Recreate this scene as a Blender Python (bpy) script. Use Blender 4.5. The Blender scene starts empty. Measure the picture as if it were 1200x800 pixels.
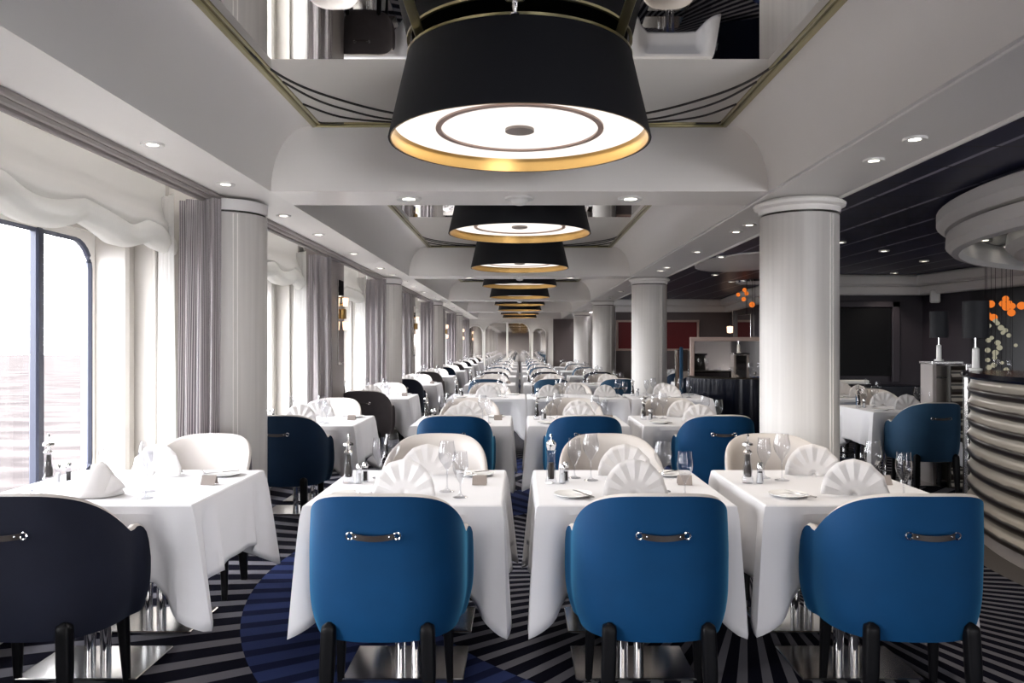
import bpy, math, random
from mathutils import Vector, Matrix
random.seed(7)
PI = math.pi
S = bpy.context.scene
COL = S.collection

# ------------------------------------------------------------------ camera, light, exposure
cam_d = bpy.data.cameras.new('camera'); cam = bpy.data.objects.new('camera', cam_d); COL.objects.link(cam)
cam.location = (0, 0, 1.445); cam.rotation_euler = (PI/2, 0, 0)
cam_d.lens = 27.0; cam_d.sensor_width = 36.0
cam_d.shift_x = -0.0075; cam_d.shift_y = 0.0025
cam_d.clip_end = 2000
S.camera = cam
S.view_settings.view_transform = 'Standard'; S.view_settings.look = 'None'
S.view_settings.exposure = 0.85; S.view_settings.gamma = 1.0
S.view_settings.use_curve_mapping = False
S.cycles.max_bounces = 8; S.cycles.diffuse_bounces = 4; S.cycles.glossy_bounces = 4
S.cycles.transparent_max_bounces = 24; S.cycles.transmission_bounces = 4
S.cycles.sample_clamp_indirect = 6.0
S.cycles.use_denoising = True
S.cycles.caustics_reflective = False; S.cycles.caustics_refractive = False

SKY = 12.5            # daylight outside
LAMP_W = 13.0        # each drum lamp
SPOT_W = 20.0        # each downlight
W = bpy.data.worlds.new('World'); S.world = W; W.use_nodes = True
wn = W.node_tree.nodes; wn.clear()
wo = wn.new('ShaderNodeOutputWorld'); wb = wn.new('ShaderNodeBackground')
wb.inputs[0].default_value = (0.965, 0.965, 1.0, 1); wb.inputs[1].default_value = SKY
W.node_tree.links.new(wb.outputs[0], wo.inputs[0])

# ------------------------------------------------------------------ node material helpers
def srgb(r, g, b):
    f = lambda c: (c/255/12.92) if c/255 <= 0.04045 else ((c/255+0.055)/1.055)**2.4
    return (f(r), f(g), f(b), 1)

class NT:
    def __init__(s, name):
        s.m = bpy.data.materials.new(name); s.m.use_nodes = True
        s.t = s.m.node_tree; s.t.nodes.clear()
        s.out = s.t.nodes.new('ShaderNodeOutputMaterial')
    def n(s, kind, **kw):
        nd = s.t.nodes.new(kind)
        for k, v in kw.items(): setattr(nd, k, v)
        return nd
    def l(s, a, b): s.t.links.new(a, b)
    def math(s, op, a, b=None, c=None):
        nd = s.n('ShaderNodeMath', operation=op)
        for i, v in enumerate((a, b, c)):
            if v is None: continue
            if isinstance(v, (int, float)): nd.inputs[i].default_value = v
            else: s.l(v, nd.inputs[i])
        return nd.outputs[0]
    def mix(s, f, a, b):
        nd = s.n('ShaderNodeMix', data_type='RGBA')
        for i, v in ((0, f), (6, a), (7, b)):
            if isinstance(v, (int, float)): nd.inputs[i].default_value = v
            elif isinstance(v, tuple): nd.inputs[i].default_value = v
            else: s.l(v, nd.inputs[i])
        return nd.outputs[2]
    def pos(s):
        g = s.n('ShaderNodeNewGeometry'); x = s.n('ShaderNodeSeparateXYZ'); s.l(g.outputs['Position'], x.inputs[0]); return x.outputs
    def obj(s, scale=(1, 1, 1)):
        c = s.n('ShaderNodeTexCoord'); mp = s.n('ShaderNodeMapping'); mp.inputs['Scale'].default_value = scale
        s.l(c.outputs['Object'], mp.inputs[0]); return mp.outputs[0]
    def noise(s, vec, scale, detail=3):
        nd = s.n('ShaderNodeTexNoise'); nd.inputs['Scale'].default_value = scale; nd.inputs['Detail'].default_value = detail
        if vec is not None: s.l(vec, nd.inputs['Vector'])
        return nd.outputs['Fac']
    def bsdf(s, col=None, rough=0.5, metal=0.0, **kw):
        b = s.n('ShaderNodeBsdfPrincipled')
        if col is not None:
            if isinstance(col, tuple): b.inputs['Base Color'].default_value = col
            else: s.l(col, b.inputs['Base Color'])
        if isinstance(rough, (int, float)): b.inputs['Roughness'].default_value = rough
        else: s.l(rough, b.inputs['Roughness'])
        b.inputs['Metallic'].default_value = metal
        for k, v in kw.items(): b.inputs[k.replace('_', ' ')].default_value = v
        return b
    def done(s, sh):
        s.l(sh.outputs[0] if hasattr(sh, 'outputs') else sh, s.out.inputs[0]); return s.m
    def bump(s, b, h, strength=0.2, dist=0.01):
        nd = s.n('ShaderNodeBump'); nd.inputs['Strength'].default_value = strength; nd.inputs['Distance'].default_value = dist
        s.l(h, nd.inputs['Height']); s.l(nd.outputs[0], b.inputs['Normal'])

def plain(name, col, rough=0.5, metal=0.0, var=0.06, scale=6.0, **kw):
    t = NT(name); v = t.obj()
    f = t.noise(v, scale)
    c2 = tuple(max(0, c*(1-var*2)) for c in col[:3]) + (1,)
    return t.done(t.bsdf(t.mix(f, col, c2), rough, metal, **kw))

def emis(name, col, st):
    t = NT(name); e = t.n('ShaderNodeEmission'); e.inputs[0].default_value = col; e.inputs[1].default_value = st
    return t.done(e)

def velvet(name, col, tint, sheen=1.0):
    t = NT(name); v = t.obj()
    f = t.noise(v, 7, 4)
    c2 = tuple(c*0.72 for c in col[:3]) + (1,)
    b = t.bsdf(t.mix(f, col, c2), 0.75, 0)
    b.inputs['Sheen Weight'].default_value = sheen; b.inputs['Sheen Roughness'].default_value = 0.32
    b.inputs['Sheen Tint'].default_value = tint; b.inputs['Specular IOR Level'].default_value = 0.2
    t.bump(b, t.noise(v, 400, 2), 0.12, 0.001)
    return t.done(b)

M = {}
M['white_paint'] = plain('white_paint', (0.88, 0.855, 0.82, 1), 0.45, var=0.01)
M['cove_paint'] = plain('cove_paint', (0.92, 0.89, 0.85, 1), 0.32, var=0.01)
M['soffit'] = plain('soffit_paint', (0.80, 0.78, 0.76, 1), 0.35, var=0.01)
M['jamb'] = plain('jamb_paint', (0.50, 0.475, 0.44, 1), 0.5, var=0.02)
M['grey_paint'] = plain('grey_paint', srgb(150, 143, 140), 0.5, var=0.03)
M['taupe_wall'] = plain('taupe_wall', srgb(100, 90, 89), 0.6, var=0.04)
M['dark_wall'] = plain('dark_wall', srgb(46, 40, 47), 0.5, var=0.05)
M['black_wall'] = plain('black_wall', srgb(14, 12, 20), 0.35, var=0.1)
M['mirror'] = NT('smoked_mirror'); t = M['mirror']; M['mirror'] = t.done(t.bsdf((0.66, 0.65, 0.63, 1), 0.015, 1.0))
t = NT('clear_mirror'); M['mirror_clear'] = t.done(t.bsdf((0.72, 0.69, 0.66, 1), 0.03, 1.0))
t = NT('gold_metal'); M['gold'] = t.done(t.bsdf(t.mix(t.noise(t.obj(), 4), (0.50, 0.45, 0.26, 1), (0.38, 0.34, 0.19, 1)), 0.3, 1.0))
t = NT('brass_liner'); M['brass'] = t.done(t.bsdf(t.mix(t.noise(t.obj(), 3), (0.50, 0.33, 0.12, 1), (0.36, 0.21, 0.07, 1)), 0.33, 1.0))
t = NT('chrome'); M['chrome'] = t.done(t.bsdf((0.86, 0.86, 0.87, 1), 0.08, 1.0))
t = NT('brushed_steel'); M['steel'] = t.done(t.bsdf(t.mix(t.noise(t.obj((1, 30, 1)), 12), (0.72, 0.71, 0.70, 1), (0.60, 0.59, 0.58, 1)), 0.16, 1.0))
M['etch'] = plain('dark_etched_line', (0.03, 0.027, 0.022, 1), 0.4)
M['shade'] = plain('charcoal_lampshade', (0.011, 0.012, 0.016, 1), 0.6, var=0.15, scale=2, Specular_IOR_Level=0.3)
M['diffuser'] = emis('lamp_diffuser', (1.0, 0.91, 0.84, 1), 0.72)
M['down_glow'] = emis('downlight_glow', (1.0, 0.93, 0.82, 1), 6.0)
M['bulb_warm'] = emis('warm_bulb', (1.0, 0.62, 0.40, 1), 1.4)
M['amber'] = emis('amber_glass_glow', (1.0, 0.24, 0.035, 1), 0.45)
M['pale_glow'] = emis('pale_glass_glow', (0.8, 0.75, 0.55, 1), 0.22)
M['black_wood'] = plain('black_wood', (0.003, 0.003, 0.004, 1), 0.45, var=0.2, Specular_IOR_Level=0.15)
M['leather'] = plain('dark_leather', (0.02, 0.013, 0.01, 1), 0.4)
M['black_gloss'] = plain('black_gloss', (0.003, 0.004, 0.009, 1), 0.15, Specular_IOR_Level=0.25)
M['shell_blue'] = velvet('blue_velvet', (0.0, 0.040, 0.122, 1), (0.12, 0.55, 0.9, 1), 0.6)
M['shell_navy'] = velvet('navy_velvet', (0.002, 0.014, 0.038, 1), (0.2, 0.4, 0.6, 1), 0.3)
M['shell_slate'] = velvet('slate_velvet', (0.010, 0.012, 0.024, 1), (0.3, 0.42, 0.6, 1), 0.3)
M['shell_taupe'] = velvet('taupe_velvet', (0.075, 0.066, 0.07, 1), (0.5, 0.45, 0.45, 1), 0.3)
M['shell_steel'] = velvet('steel_blue_velvet', (0.02, 0.06, 0.115, 1), (0.4, 0.6, 0.8, 1), 0.4)
M['lining'] = plain('cream_leather', (0.50, 0.465, 0.44, 1), 0.48, var=0.03)
M['dark_kick'] = plain('dark_skirting', (0.02, 0.017, 0.012, 1), 0.4)
M['red_panel'] = plain('red_panel', srgb(104, 2, 10), 0.6, var=0.1)
M['tan_frame'] = plain('tan_frame', srgb(176, 150, 138), 0.4)
M['alu'] = plain('window_frame_metal', srgb(56, 60, 76), 0.4, 0.2)
M['plastic_white'] = plain('white_plastic', (0.8, 0.79, 0.76, 1), 0.3)
M['porcelain'] = plain('porcelain', (0.82, 0.82, 0.81, 1), 0.12, var=0.01)
M['card'] = plain('grey_card', srgb(150, 140, 134), 0.5)
M['pepper'] = plain('peppercorns', (0.03, 0.022, 0.018, 1), 0.7, var=0.3, scale=300)
M['salt'] = plain('white_salt', (0.75, 0.75, 0.75, 1), 0.7)

# white linen with a faint weave
def linen(name, col):
    t = NT(name); v = t.obj()
    b = t.bsdf(col, 0.8); b.inputs['Sheen Weight'].default_value = 0.15
    t.bump(b, t.noise(v, 9, 3), 0.10, 0.02)
    return t.done(b)
M['linen'] = linen('white_linen', (0.62, 0.615, 0.635, 1))
M['napkin'] = linen('white_napkin', (0.66, 0.64, 0.635, 1))

# column: off-white laminate with fine vertical grain
t = NT('column_laminate'); v = t.obj((26, 26, 0.6)); f = t.noise(v, 1.4, 5)
M['column'] = t.done(t.bsdf(t.mix(f, (0.66, 0.635, 0.605, 1), (0.50, 0.48, 0.46, 1)), 0.38))

# curtain: vertical grey stripes, translucent
def drape(name, ca, cb, freq, tr):
    t = NT(name); uv = t.n('ShaderNodeTexCoord'); sx = t.n('ShaderNodeSeparateXYZ'); t.l(uv.outputs['UV'], sx.inputs[0])
    w = t.math('SINE', t.math('MULTIPLY', sx.outputs[0], freq))
    w2 = t.noise(None, 3.0); 
    f = t.math('GREATER_THAN', w, 0.2)
    c = t.mix(f, ca, cb)
    d = t.n('ShaderNodeBsdfDiffuse'); t.l(c, d.inputs[0])
    r = t.n('ShaderNodeBsdfTranslucent'); t.l(c, r.inputs[0])
    m = t.n('ShaderNodeMixShader'); m.inputs[0].default_value = tr
    t.l(d.outputs[0], m.inputs[1]); t.l(r.outputs[0], m.inputs[2])
    return t.done(m)
M['curtain'] = drape('striped_curtain', srgb(120, 114, 118), srgb(205, 200, 200), 420, 0.35)
M['sheer'] = drape('sheer_fabric', (0.85, 0.84, 0.82, 1), (0.80, 0.79, 0.77, 1), 900, 0.6)
M['blind'] = drape('blind_fabric', (0.80, 0.80, 0.77, 1), (0.78, 0.775, 0.745, 1), 1.0, 0.42)

# thin glass: see-through with fresnel-like sheen
def thin_glass(name, tint, edge):
    t = NT(name)
    tr = t.n('ShaderNodeBsdfTransparent'); tr.inputs[0].default_value = tint
    gl = t.n('ShaderNodeBsdfGlossy'); gl.inputs['Roughness'].default_value = 0.03
    lw = t.n('ShaderNodeLayerWeight'); lw.inputs[0].default_value = 0.5
    fac = t.math('ADD', t.math('MULTIPLY', t.math('POWER', lw.outputs['Facing'], 3.0), edge), 0.04)
    m = t.n('ShaderNodeMixShader'); t.l(fac, m.inputs[0])
    t.l(tr.outputs[0], m.inputs[1]); t.l(gl.outputs[0], m.inputs[2])
    return t.done(m)
M['glass'] = thin_glass('drinking_glass', (0.90, 0.905, 0.92, 1), 0.8)
M['acrylic'] = thin_glass('clear_acrylic', (0.90, 0.91, 0.93, 1), 0.7)
M['pane'] = thin_glass('window_glass', (0.98, 0.99, 0.99, 1), 0.3)

# carpet: 96 radial stripes about repeated centres, with blue rings
t = NT('striped_carpet'); P = t.pos()
dx = t.math('SUBTRACT', P[0], 1.455)
dyr = t.math('SUBTRACT', P[1], 4.92-3.18)
dy = t.math('SUBTRACT', t.math('FLOORED_MODULO', dyr, 6.36), 3.18)
ang = t.math('ARCTAN2', dy, dx)
r = t.math('SQRT', t.math('ADD', t.math('MULTIPLY', dx, dx), t.math('MULTIPLY', dy, dy)))
st = t.math('GREATER_THAN', t.math('SINE', t.math('MULTIPLY', ang, 100)), 0.25)
ring = t.math('MULTIPLY', t.math('GREATER_THAN', r, 2.15), t.math('LESS_THAN', r, 3.05))
c1 = t.mix(st, (0.002, 0.002, 0.006, 1), (0.165, 0.16, 0.18, 1))
c2 = t.mix(st, (0.028, 0.042, 0.125, 1), (0.008, 0.012, 0.042, 1))
c = t.mix(ring, c1, c2)
fz = t.noise(t.obj(), 350, 2)
c = t.mix(t.math('MULTIPLY', fz, 0.45), c, (0.01, 0.01, 0.02, 1))
rb = t.math('SQRT', t.math('ADD', t.math('POWER', t.math('SUBTRACT', P[0], 6.25), 2), t.math('POWER', t.math('SUBTRACT', P[1], 4.65), 2)))
c = t.mix(t.math('LESS_THAN', rb, 3.24), c, srgb(92, 88, 86))
b = t.bsdf(c, 0.95); b.inputs['Specular IOR Level'].default_value = 0.05; t.bump(b, fz, 0.3, 0.003)
M['carpet'] = t.done(b)

# navy ceiling tiles with light seams
t = NT('navy_ceiling'); P = t.pos()
def seam(axis, w, off):
    q = t.math('FRACT', t.math('DIVIDE', t.math('ADD', P[axis], off), 0.47))
    return t.math('LESS_THAN', q, w)
cx = t.mix(seam(0, 0.07, -3.03+0.47*10), (0.016, 0.018, 0.050, 1), (0.30, 0.30, 0.38, 1))
cx = t.mix(seam(1, 0.05, 0.1), cx, (0.008, 0.008, 0.016, 1))
M['navy_ceiling'] = t.done(t.bsdf(cx, 0.35, 0, Specular_IOR_Level=0.15))

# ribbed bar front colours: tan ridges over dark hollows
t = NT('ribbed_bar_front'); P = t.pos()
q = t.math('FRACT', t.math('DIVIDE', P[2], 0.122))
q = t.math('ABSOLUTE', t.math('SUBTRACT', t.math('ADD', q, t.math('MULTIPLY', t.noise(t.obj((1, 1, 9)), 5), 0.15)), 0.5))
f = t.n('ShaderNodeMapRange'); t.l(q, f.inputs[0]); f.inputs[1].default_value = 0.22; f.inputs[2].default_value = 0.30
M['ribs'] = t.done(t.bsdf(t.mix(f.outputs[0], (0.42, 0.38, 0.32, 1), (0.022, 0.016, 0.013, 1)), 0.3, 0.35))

# sea
t = NT('sea_water'); v = t.obj((0.06, 0.2, 1)); f = t.noise(v, 1.0, 8)
c = t.n('ShaderNodeMapRange'); t.l(f, c.inputs[0]); c.inputs[1].default_value = 0.42; c.inputs[2].default_value = 0.62
b = t.bsdf(t.mix(c.outputs[0], (0.037, 0.033, 0.033, 1), (0.066, 0.059, 0.058, 1)), 0.9, Specular_IOR_Level=0.0)
t.bump(b, f, 0.6, 1.0)
M['sea'] = t.done(b)

# ------------------------------------------------------------------ mesh helpers
class MB:
    def __init__(s): s.v = []; s.f = []; s.uv = None
    def add(s, vs, fs):
        o = len(s.v); s.v += [tuple(p) for p in vs]; s.f += [tuple(i+o for i in f) for f in fs]
    def box(s, c, d, bev=0.0, rz=0.0):
        hx, hy, hz = d[0]/2, d[1]/2, d[2]/2
        b = min(bev, hx*.99, hy*.99, hz*.99)
        vs = []; idx = {}
        if b <= 0:
            for i in (-1, 1):
                for j in (-1, 1):
                    for k in (-1, 1): idx[(i, j, k)] = len(vs); vs.append((i*hx, j*hy, k*hz))
            q = lambda *a: tuple(idx[x] for x in a)
            fs = [q((-1,-1,-1),(-1,-1,1),(-1,1,1),(-1,1,-1)), q((1,-1,-1),(1,1,-1),(1,1,1),(1,-1,1)),
                  q((-1,-1,-1),(1,-1,-1),(1,-1,1),(-1,-1,1)), q((-1,1,-1),(-1,1,1),(1,1,1),(1,1,-1)),
                  q((-1,-1,-1),(-1,1,-1),(1,1,-1),(1,-1,-1)), q((-1,-1,1),(1,-1,1),(1,1,1),(-1,1,1))]
        else:
            for i in (-1, 1):
                for j in (-1, 1):
                    for k in (-1, 1):
                        idx[(i,j,k,0)] = len(vs); vs.append((i*hx, j*(hy-b), k*(hz-b)))
                        idx[(i,j,k,1)] = len(vs); vs.append((i*(hx-b), j*hy, k*(hz-b)))
                        idx[(i,j,k,2)] = len(vs); vs.append((i*(hx-b), j*(hy-b), k*hz))
            I = idx; fs = []
            def Q(*a): fs.append(tuple(I[x] for x in a))
            for i in (-1, 1):
                o = [(-1,-1),(1,-1),(1,1),(-1,1)]
                if i < 0: o = o[::-1]
                Q(*[(i,a,b_,0) for a, b_ in o]); Q(*[(b_,i,a,1) for a, b_ in o]); Q(*[(a,b_,i,2) for a, b_ in o])
            for j in (-1, 1):
                for k in (-1, 1):
                    e = [((-1,j,k,1)),((1,j,k,1)),((1,j,k,2)),((-1,j,k,2))]; e = e if j*k < 0 else e[::-1]; e = e[::-1]; Q(*e[::-1] if False else e)
                    e = [((j,-1,k,0)),((j,1,k,0)),((j,1,k,2)),((j,-1,k,2))]; e = e if j*k > 0 else e[::-1]; Q(*e)
                    e = [((j,k,-1,0)),((j,k,1,0)),((j,k,1,1)),((j,k,-1,1))]; e = e[::-1] if j*k > 0 else e; Q(*e)
            for i in (-1, 1):
                for j in (-1, 1):
                    for k in (-1, 1):
                        e = [(i,j,k,0),(i,j,k,1),(i,j,k,2)]; e = e if i*j*k > 0 else e[::-1]; Q(*e)
        cz, sz = math.cos(rz), math.sin(rz)
        vs = [(c[0]+x*cz-y*sz, c[1]+x*sz+y*cz, c[2]+z) for x, y, z in vs]
        s.add(vs, fs); return s
    def lathe(s, prof, n=24, c=(0, 0, 0), close=False, a0=0, a1=2*PI):
        full = abs(a1-a0-2*PI) < 1e-6
        m = n if full else n+1
        vs = []
        for r, z in prof:
            for i in range(m):
                a = a0+(a1-a0)*i/n; vs.append((c[0]+r*math.cos(a), c[1]+r*math.sin(a), c[2]+z))
        fs = []
        k = len(prof)
        for j in range(k if close else k-1):
            j2 = (j+1) % k
            for i in range(n):
                i2 = (i+1) % m
                fs.append((j*m+i, j*m+i2, j2*m+i2, j2*m+i))
        s.add(vs, fs); return s
    def grid(s, fn, nu, nv, wrap=False):
        vs = [fn(i/nu, j/nv) for j in range(nv+1) for i in range(nu if wrap else nu+1)]
        m = nu if wrap else nu+1
        fs = [(j*m+i, j*m+(i+1) % m, (j+1)*m+(i+1) % m, (j+1)*m+i) for j in range(nv) for i in range(nu)]
        s.add(vs, fs)
        if not wrap: s.uv = (nu, nv)
        return s
    def tube(s, pts, r, n=8, close=False, caps=True):
        pts = [Vector(p) for p in pts]; k = len(pts); vs = []; 
        up = Vector((0, 0, 1))
        for i, p in enumerate(pts):
            if close: d = (pts[(i+1) % k]-pts[i-1])
            else: d = (pts[min(i+1, k-1)]-pts[max(i-1, 0)])
            d.normalize()
            u = up if abs(d.z) < 0.95 else Vector((1, 0, 0))
            a = d.cross(u).normalized(); b = a.cross(d)
            rr = r[i] if isinstance(r, (list, tuple)) else r
            for j in range(n):
                t_ = 2*PI*j/n; vs.append(p+a*rr*math.cos(t_)+b*rr*math.sin(t_))
        fs = []
        for i in range(k if close else k-1):
            i2 = (i+1) % k
            for j in range(n): fs.append((i*n+j, i*n+(j+1) % n, i2*n+(j+1) % n, i2*n+j))
        if caps and not close:
            fs.append(tuple(range(n))[::-1]); fs.append(tuple((k-1)*n+j for j in range(n)))
        s.add(vs, fs); return s
    def prism(s, poly, z0, z1):
        n = len(poly)
        s.add([(x, y, z0) for x, y in poly]+[(x, y, z1) for x, y in poly],
              [tuple(range(n))[::-1], tuple(range(n, 2*n))]+[(i, (i+1) % n, n+(i+1) % n, n+i) for i in range(n)])
        return s
    def build(s, name, mat, parent=None, smooth=True, ang=35):
        me = bpy.data.meshes.new(name); me.from_pydata(s.v, [], s.f)
        if s.uv:
            nu, nv = s.uv; L = me.uv_layers.new(name='UVMap'); m = nu+1
            for p in me.polygons:
                for li in p.loop_indices:
                    vi = me.loops[li].vertex_index; L.data[li].uv = ((vi % m)/nu, (vi//m)/nv)
        me.materials.append(mat)
        if smooth:
            me.polygons.foreach_set('use_smooth', [True]*len(me.polygons))
            me.set_sharp_from_angle(angle=math.radians(ang))
        me.update()
        o = bpy.data.objects.new(name, me); COL.objects.link(o)
        if parent: o.parent = parent
        return o

def tag(o, label=None, cat=None, group=None, kind=None):
    if label: o['label'] = label
    if cat: o['category'] = cat
    if group: o['group'] = group
    if kind: o['kind'] = kind
    return o
def empty(name, loc=(0, 0, 0), rz=0):
    o = bpy.data.objects.new(name, None); o.empty_display_size = 0.05; COL.objects.link(o)
    o.location = loc; o.rotation_euler = (0, 0, rz); return o
def struct(name, mb, mat, parent=None, **kw):
    o = mb.build(name, mat, parent, **kw)
    if not parent: o['kind'] = 'structure'
    return o
def kids(o): return [c for c in ALLK.get(o.name, [])]
ALLK = {}
def register(o):
    "remember the children of a prototype so it can be copied quickly"
    ch = [c for c in COL.objects if c.parent == o]
    ALLK[o.name] = ch
    for c in ch: register(c)
    return o
def copy_tree(o, parent=None):
    c = o.copy(); COL.objects.link(c); c.parent = parent
    for k in ALLK.get(o.name, []): copy_tree(k, c)
    return c
USED = set()
def place(proto, loc, rz, label, group=None, scale=None):
    "first use moves the prototype itself, later uses copy it"
    if proto.name in USED: o = copy_tree(proto)
    else: o = proto; USED.add(proto.name)
    o.location = loc; o.rotation_euler = (proto.rotation_euler[0], proto.rotation_euler[1], rz)
    if scale: o.scale = (scale,)*3
    o['label'] = label
    if group: o['group'] = group
    return o
def smooth01(x):
    x = max(0, min(1, x)); return x*x*(3-2*x)

# ------------------------------------------------------------------ THE ROOM
PITCH = 6.36; HALF = 3.18; YC0 = 5.5; YEND = 31.0; YBACK = -7.0
ZS = 2.46; ZM = 2.90; XM = 1.378; XI = 1.655; XLO = -2.06; XRO = 2.21

struct('floor', MB().box((2.4, 12, -0.05), (11.4, 38.6, 0.1)), M['carpet'])

# ceiling: coffers with quarter-round coves, beams between them
def cove(x_sign):
    pts = []
    for i in range(13):
        a = i/12*PI/2
        pts.append((x_sign*(XM+(XI-XM)*math.sin(a)), ZS+(ZM-ZS)*math.cos(a)**0.95 if i < 12 else ZS))
    return pts
beams = []
y = 5.11-2*PITCH
ys = [5.11+PITCH*k for k in range(-2, 5)]
for k, yb in enumerate(ys):
    y0, y1 = yb, min(yb+0.51, YEND)
    if yb < YBACK-1: continue
    pl = cove(-1); pr = cove(1)[::-1]
    poly = [(x, z) for x, z in pl]+[(x, z) for x, z in pr]
    n = len(poly); mb = MB()
    mb.add([(x, y0, z) for x, z in poly]+[(x, y1, z) for x, z in poly], [tuple(range(n)), tuple(range(n, 2*n))[::-1]]+[(i, n+i, n+(i+1) % n, (i+1) % n) for i in range(n)])
    o = struct('ceiling_beam', mb, M['cove_paint'], ang=30)
    beams.append((y0, y1))
edges = [YBACK]+[v for b_ in beams for v in b_ if v < YEND]
if edges[1] < YBACK: edges = edges[2:]
bays = []
cur = YBACK
for (a, b_) in beams:
    if a > cur: bays.append((cur, a))
    cur = b_
if cur < YEND-0.1: bays.append((cur, YEND))
for sgn, side in ((-1, 'left'), (1, 'right')):
    mb = MB(); pts = cove(sgn)
    mb.grid(lambda u, v: (pts[int(round(u*12))][0], YBACK+(YEND-YBACK)*v, pts[int(round(u*12))][1]), 12, 24)
    struct('ceiling_cove', mb, M['cove_paint'])
# soffits
mb = MB()
mb.box(((-XI+XLO)/2, (YBACK+YEND)/2, ZS+0.06), (XI+XLO if False else (-XI-XLO), YEND-YBACK, 0.12))
struct('ceiling_soffit', mb, M['white_paint'])
mb = MB(); mb.box(((XI+XRO)/2, (YBACK+YEND)/2, ZS+0.055), (XRO-XI, YEND-YBACK, 0.11)); struct('ceiling_soffit', mb, M['soffit'])
mb = MB()
mb.box((XI+0.035, (YBACK+YEND)/2, ZS-0.006), (0.03, YEND-YBACK, 0.014), 0.004)
struct('trim_1', mb, M['soffit'])
mb = MB(); mb.box((XRO, (YBACK+YEND)/2, ZS), (0.03, YEND-YBACK, 0.03), 0.008); struct('trim_2', mb, M['white_paint'])
# left moulding and pelmet recess
mb = MB()
mb.box((XLO+0.012, (YBACK+YEND)/2, ZS-0.012), (0.03, YEND-YBACK, 0.03), 0.006)
mb.box((XLO-0.03, (YBACK+YEND)/2, ZS-0.01), (0.05, YEND-YBACK, 0.06), 0.012)
mb.box((XLO-0.065, (YBACK+YEND)/2, ZS-0.045), (0.03, YEND-YBACK, 0.03), 0.008)
struct('trim_3', mb, M['grey_paint'])
mb = MB(); mb.box((-2.55, (YBACK+YEND)/2, 2.66), (1.0, YEND-YBACK, 0.1)); struct('ceiling_pelmet', mb, M['white_paint'])
# big lid above the coffers
mb = MB(); mb.box((0, (YBACK+YEND)/2, ZM+0.06), (2*XM+0.6, YEND-YBACK, 0.08)); struct('ceiling', mb, M['white_paint'])

# mirror panels in the coffers, framed, with curved etched lines
ORD = ['nearest', 'second', 'third', 'fourth', 'fifth', 'sixth', 'seventh', 'eighth', 'ninth', 'tenth', 'eleventh', 'twelfth', 'thirteenth', 'fourteenth', 'fifteenth', 'sixteenth', 'seventeenth', 'eighteenth', 'nineteenth', 'twentieth', 'last']
vis_bays = [b_ for b_ in bays if b_[1] > 1]
for bi, (a, b_) in enumerate(bays):
    mb = MB().box((0, (a+b_)/2, ZM+0.006), (2*XM, b_-a, 0.012))
    pn = mb.build('mirror_ceiling_panel', M['mirror'], smooth=False)
    oi = vis_bays.index((a, b_)) if (a, b_) in vis_bays else 99
    if oi < 99:
        tag(pn, ['smoked mirror ceiling panel over the nearest tables, behind the largest drum lamp',
             'mirror ceiling panel in the second coffer, above two drum lamps'][oi] if oi < 2 else 'mirror panel in the %s coffer from the camera' % ORD[oi], 'mirror', 'mirror panels in the ceiling coffers')
    else:
        tag(pn, 'smoked mirror ceiling panel behind the camera position', 'mirror', 'mirror panels in the ceiling coffers')
    e = MB()
    w = 0.022
    for sx in (-1, 1): e.box((sx*(XM-0.016), (a+b_)/2, ZM-0.008), (0.032, b_-a, 0.016), 0.004)
    for yy in (a+w/2, b_-w/2): e.box((0, yy, ZM-0.008), (2*XM, w, 0.016), 0.004)
    for sx in (-1, 1): e.box((sx*(XM-0.055), (a+b_)/2, ZM-0.003), (0.012, b_-a, 0.006), 0.001)
    e.build('frame', M['gold'], pn)
    e = MB()
    for sx in (-1, 1): e.box((sx*0.47, (a+b_)/2, ZM-0.004), (0.045, b_-a, 0.008), 0.002)
    e.build('seam_strip', M['gold'], pn)
    e = MB()
    for (yy, sy) in ((a, 1), (b_, -1)):
        for sx in (-1, 1):
            for th, cp in ((0.0045, [(1.36, 1.8), (1.345, 1.24), (1.27, .86), (1.095, .56), (.80, .27), (.4, .12), (.05, .08)]),
                           (0.004, [(1.315, .845), (1.22, .55), (1.08, .34), (.83, .13), (.4, .06)]),
                           (0.004, [(1.315, .45), (1.15, .19), (.87, .075), (.5, .05)]), (0.003, [(1.325, .14), (1.30, .05), (1.16, .045)])):
                P_ = [cp[0]]+cp+[cp[-1]]; pts = []
                for i in range(1, len(P_)-2):
                    for q in range(6):
                        t_ = q/6; r4 = []
                        for ax in (0, 1):
                            p0, p1, p2, p3 = (P_[i+o_][ax] for o_ in (-1, 0, 1, 2))
                            r4.append(0.5*(2*p1+(p2-p0)*t_+(2*p0-5*p1+4*p2-p3)*t_*t_+(3*p1-p0-3*p2+p3)*t_**3))
                        pts.append((sx*r4[0], yy+sy*r4[1], ZM-0.003))
                pts.append((sx*cp[-1][0], yy+sy*cp[-1][1], ZM-0.003))
                e.tube(pts, th, 5)
    e.build('etched_lines', M['etch'], pn)

# walls
mb = MB(); mb.box((2.7, YBACK-0.05, 0.2), (11.4, 0.1, 0.4)); mb.box((2.7, YBACK-0.05, 2.75), (11.4, 0.1, 0.6)); mb.box((-0.5, YBACK-0.05, 1.4), (5.0, 0.1, 2.2))  # unseen rear wall; its openings are added to let in frontal daylight
for x_ in (4.2, 7.4): mb.box((x_, YBACK-0.05, 1.4), (0.35 if x_ < 7 else 2.4, 0.1, 2.2))
struct('wall_back', mb, M['grey_paint'])
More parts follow.
